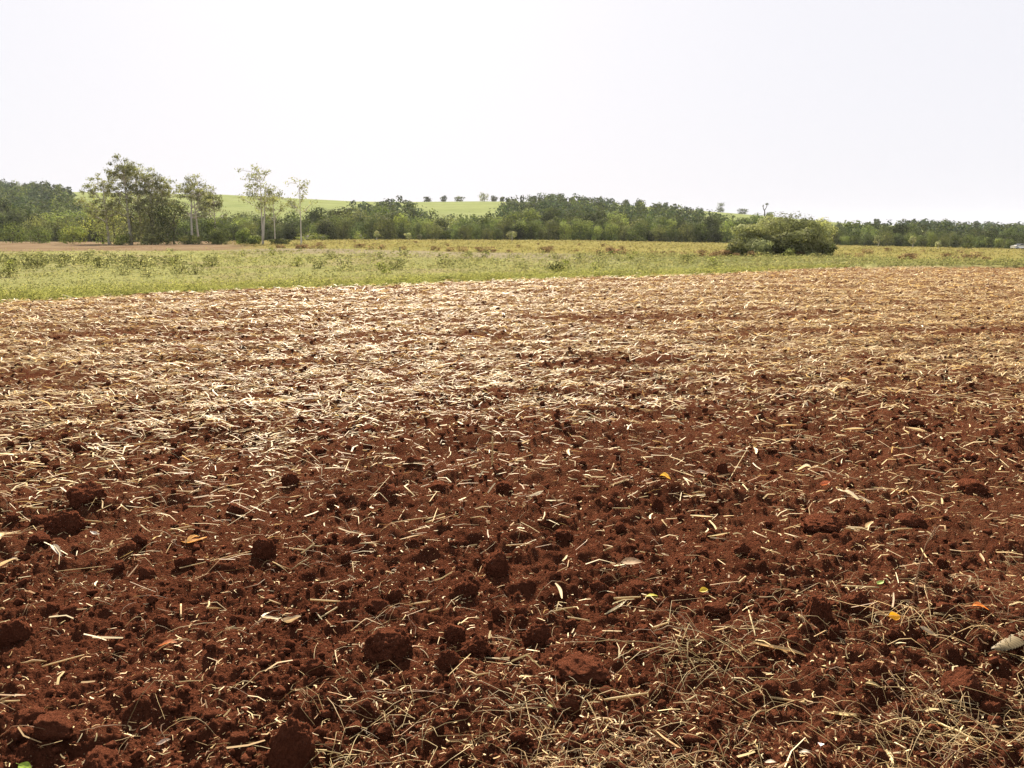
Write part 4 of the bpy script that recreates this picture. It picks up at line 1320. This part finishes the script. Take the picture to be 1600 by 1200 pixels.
put_leaf(1098, 735, 30, (.52, .36, .24), 'brownish pink dry leaf beside a stalk', w=.5, curl=.2, tilt=.3)
put_leaf(300, 838, 60, (.50, .27, .10), 'long orange brown curled leaf between clods', w=.2, curl=.3)
put_leaf(262, 1010, 36, (.34, .12, .05), 'dark rust coloured leaf lying on the furrow', w=.4, curl=.3)
put_leaf(300, 840, 26, (.62, .40, .16), 'short tan leaf stub between clods', w=.35, curl=.4, yaw=.9)
put_leaf(455, 970, 46, (.40,.31,.20), 'crumpled pale grey husk with curled ends on the furrow', 'husk', 'husk_scrap', .4, .5, yaw=-.5)
put_leaf(425, 970, 34, (.48, .40, .26), 'twisted greyish husk beside the crumpled one', 'husk', 'husk_scrap', .3, .3, yaw=.6)
put_leaf(88, 862, 30, (.42, .37, .30), 'white scrap of husk with ragged end on bare soil', 'husk', 'husk_scrap', .35, .4, yaw=-.6)
put_leaf(148, 828, 20, (.42, .38, .33), 'tiny bluish white scrap behind the ragged white husk', 'husk', 'husk_scrap', .4, .3)
put_leaf(12, 880, 44, (.52, .42, .28), 'pale folded husk at the end of a thin stalk', 'husk', 'husk_scrap', .3, .4, yaw=-.3)
put_leaf(254, 1146, 22, (.55, .42, .33), 'pinkish white husk chip near the largest crumbly clod', 'husk', 'husk_scrap', .55, .3)
put_leaf(832, 775, 44, (.70, .62, .45), 'frayed whitish husk bundle on dark soil', 'husk', 'husk_scrap', .35, .4, yaw=.4)
put_leaf(1335, 772, 34, (.62, .56, .44), 'bright white torn husk with spreading tips', 'husk', 'husk_scrap', .4, .5, yaw=-.3)
put_leaf(1355, 775, 30, (.56, .48, .34), 'slim cream husk strip next to the torn white husk', 'husk', 'husk_scrap', .2, .3, yaw=-.7)
put_leaf(1258, 724, 24, (.60, .53, .38), 'thick cream husk curl on dark soil', 'husk', 'husk_scrap', .45, .5, yaw=-.6)
put_leaf(1260, 628, 22, (.62, .52, .36), 'upright tan husk flap at the edge of the straw', 'husk', 'husk_scrap', .5, .2, yaw=1.2, tilt=.9, lift=.02)
put_leaf(815, 688, 34, (.55, .46, .32), 'cream coloured husk lying below the upright stub', 'husk', 'husk_scrap', .45, .4)
put_leaf(1450, 993, 28, (.50, .40, .27), 'brown grey curled leaf in the straw heap', w=.45, curl=.35, yaw=-.6)
put_leaf(1365, 1077, 26, (.45, .35, .17), 'small straw yellow leaf in the near litter', w=.35, curl=.25, yaw=-.2)
put_leaf(1205, 1178, 18, (.50, .44, .34), 'white papery husk fragment at the bottom of the litter', 'husk', 'husk_scrap', .5, .2)
put_leaf(1258, 1170, 18, (.48, .42, .32), 'pale oval husk beside the papery fragment', 'husk', 'husk_scrap', .5, .3, yaw=-.5)
put_leaf(1283, 1160, 16, (.58, .52, .50), 'mauve grey leaf next to the pale oval husk', w=.6, curl=.3, yaw=1.1)

# ribbed pale husk, like a comb of fine ribs
g = Geo(); t = np.linspace(0, 1, 30)
V = []
for i, a in enumerate(t):
    w = (.11 * math.sin(math.pi * min(a * .75 + .05, 1)) ** .7 + .02)
    cx, cy = a - .5, .26 * a ** 1.5 - .1
    z = .016 * (1 if i % 2 else -1)
    for k in (-1, -.5, 0, .5, 1):
        V.append((cx - k * w * .35, cy + k * w, z + .035 * (1 - k * k) + .02))
Q = [(i * 5 + k, (i + 1) * 5 + k, (i + 1) * 5 + k + 1, i * 5 + k + 1) for i in range(29) for k in range(4)]
g.add(V, Q, None, np.repeat(np.where(np.arange(30) % 2, 1.0, .35), 5)[:, None] * np.array((.27, .21, .12)))
p = ground_pt(1580, 1014); d = math.hypot(p[0], p[1], CAM_Z)
tag(obj('ribbed_husk', g.mesh('ribbed_husk'), M_STRAW, None, (p[0], p[1], p[2] + .004), (.05, 0, .3), 74 / F * d), 'curved pale husk with fine cross ribs above a rounded clod', 'husk')

# pulled up grass tufts
def tuft(px, py, w_px, n, c, lab, seed):
    rng = np.random.default_rng(seed); p = ground_pt(px, py); d = math.hypot(p[0], p[1], CAM_Z); R = w_px / F * d
    g = Geo()
    for _ in range(int(n * .36)):
        a = rng.random() * 6.283; L = R * rng.uniform(.3, .75); hh = R * rng.uniform(.02, .17)
        q0 = rng.normal(size=3) * np.array([.22, .16, .01]) * R
        m = q0 + np.array([math.cos(a) * L * .55, math.sin(a) * L * .55, hh]); a2 = a + rng.normal() * .5
        e_ = q0 + np.array([math.cos(a2) * L, math.sin(a2) * L, hh * rng.uniform(-.1, .6)])
        pts = np.array([q0, (q0 + m) / 2 + np.array([0, 0, hh * .25]), m, (m + e_) / 2 + np.array([0, 0, hh * .12]), e_])
        tube(g, pts, np.array([1, 1, .9, .7, .3]) * rng.uniform(.0008, .0018), 3, np.array(c) * rng.uniform(.6, 1.25), False)
    tag(obj('grass_tuft', g.mesh('grass_tuft', True), M_STRAW, None, tuple(p + np.array([0, 0, .012]))), lab, 'grass tuft')
tuft(1105, 1018, 190, 95, (.42, .32, .15), 'large uprooted tuft of pale greenish dry grass on the soil', 1)
tuft(1430, 975, 150, 60, (.55, .42, .22), 'dry straw coloured grass tuft around the thin brown stem', 2)
tuft(830, 1095, 130, 45, (.40, .31, .17), 'loose dry grass tuft in the near straw litter', 3)
tuft(1275, 690, 60, 22, (.40, .35, .18), 'small greyish grass tuft on dark soil behind the cream husk', 4)
tuft(1235, 765, 70, 24, (.58, .47, .24), 'small upright sheaf of straw by the torn white husk', 5)
tuft(650, 1125, 150, 50, (.42, .33, .17), 'flattened brownish grass tuft beside the loose dry one', 6)
tuft(1500, 1120, 170, 60, (.42, .31, .15), 'dull brown grass tuft below the rounded clod', 7)
tuft(500, 1165, 130, 40, (.50, .40, .20), 'dry grass tuft at the side of the largest crumbly clod', 8)

# ------------------------------------------------------------------ air
M_HAZE, nt, out = nodes_mat('haze')
v = N(nt, 'ShaderNodeVolumePrincipled')
v.inputs['Color'].default_value = (0.90, 0.94, 1.0, 1)
v.inputs['Density'].default_value = 0.00007
v.inputs['Anisotropy'].default_value = 0.0
nt.links.new(v.outputs[0], out.inputs['Volume'])
g = Geo()
x0, y0, z0, x1, y1, z1 = -2450, -2450, -45, 2450, 2450, 52
g.add([(x0, y0, z0), (x1, y0, z0), (x1, y1, z0), (x0, y1, z0), (x0, y0, z1), (x1, y0, z1), (x1, y1, z1), (x0, y1, z1)],
      [(0, 3, 2, 1), (4, 5, 6, 7), (0, 1, 5, 4), (1, 2, 6, 5), (2, 3, 7, 6), (3, 0, 4, 7)])
tag(obj('haze', g.mesh('haze'), M_HAZE), 'thin bluish haze in the air over the land', 'haze', None, 'stuff')
print('triangles', sum(sum(len(p.vertices) - 2 for p in m.polygons) for m in bpy.data.meshes) if False else sum(len(m.loops) - 2 * len(m.polygons) for m in bpy.data.meshes))
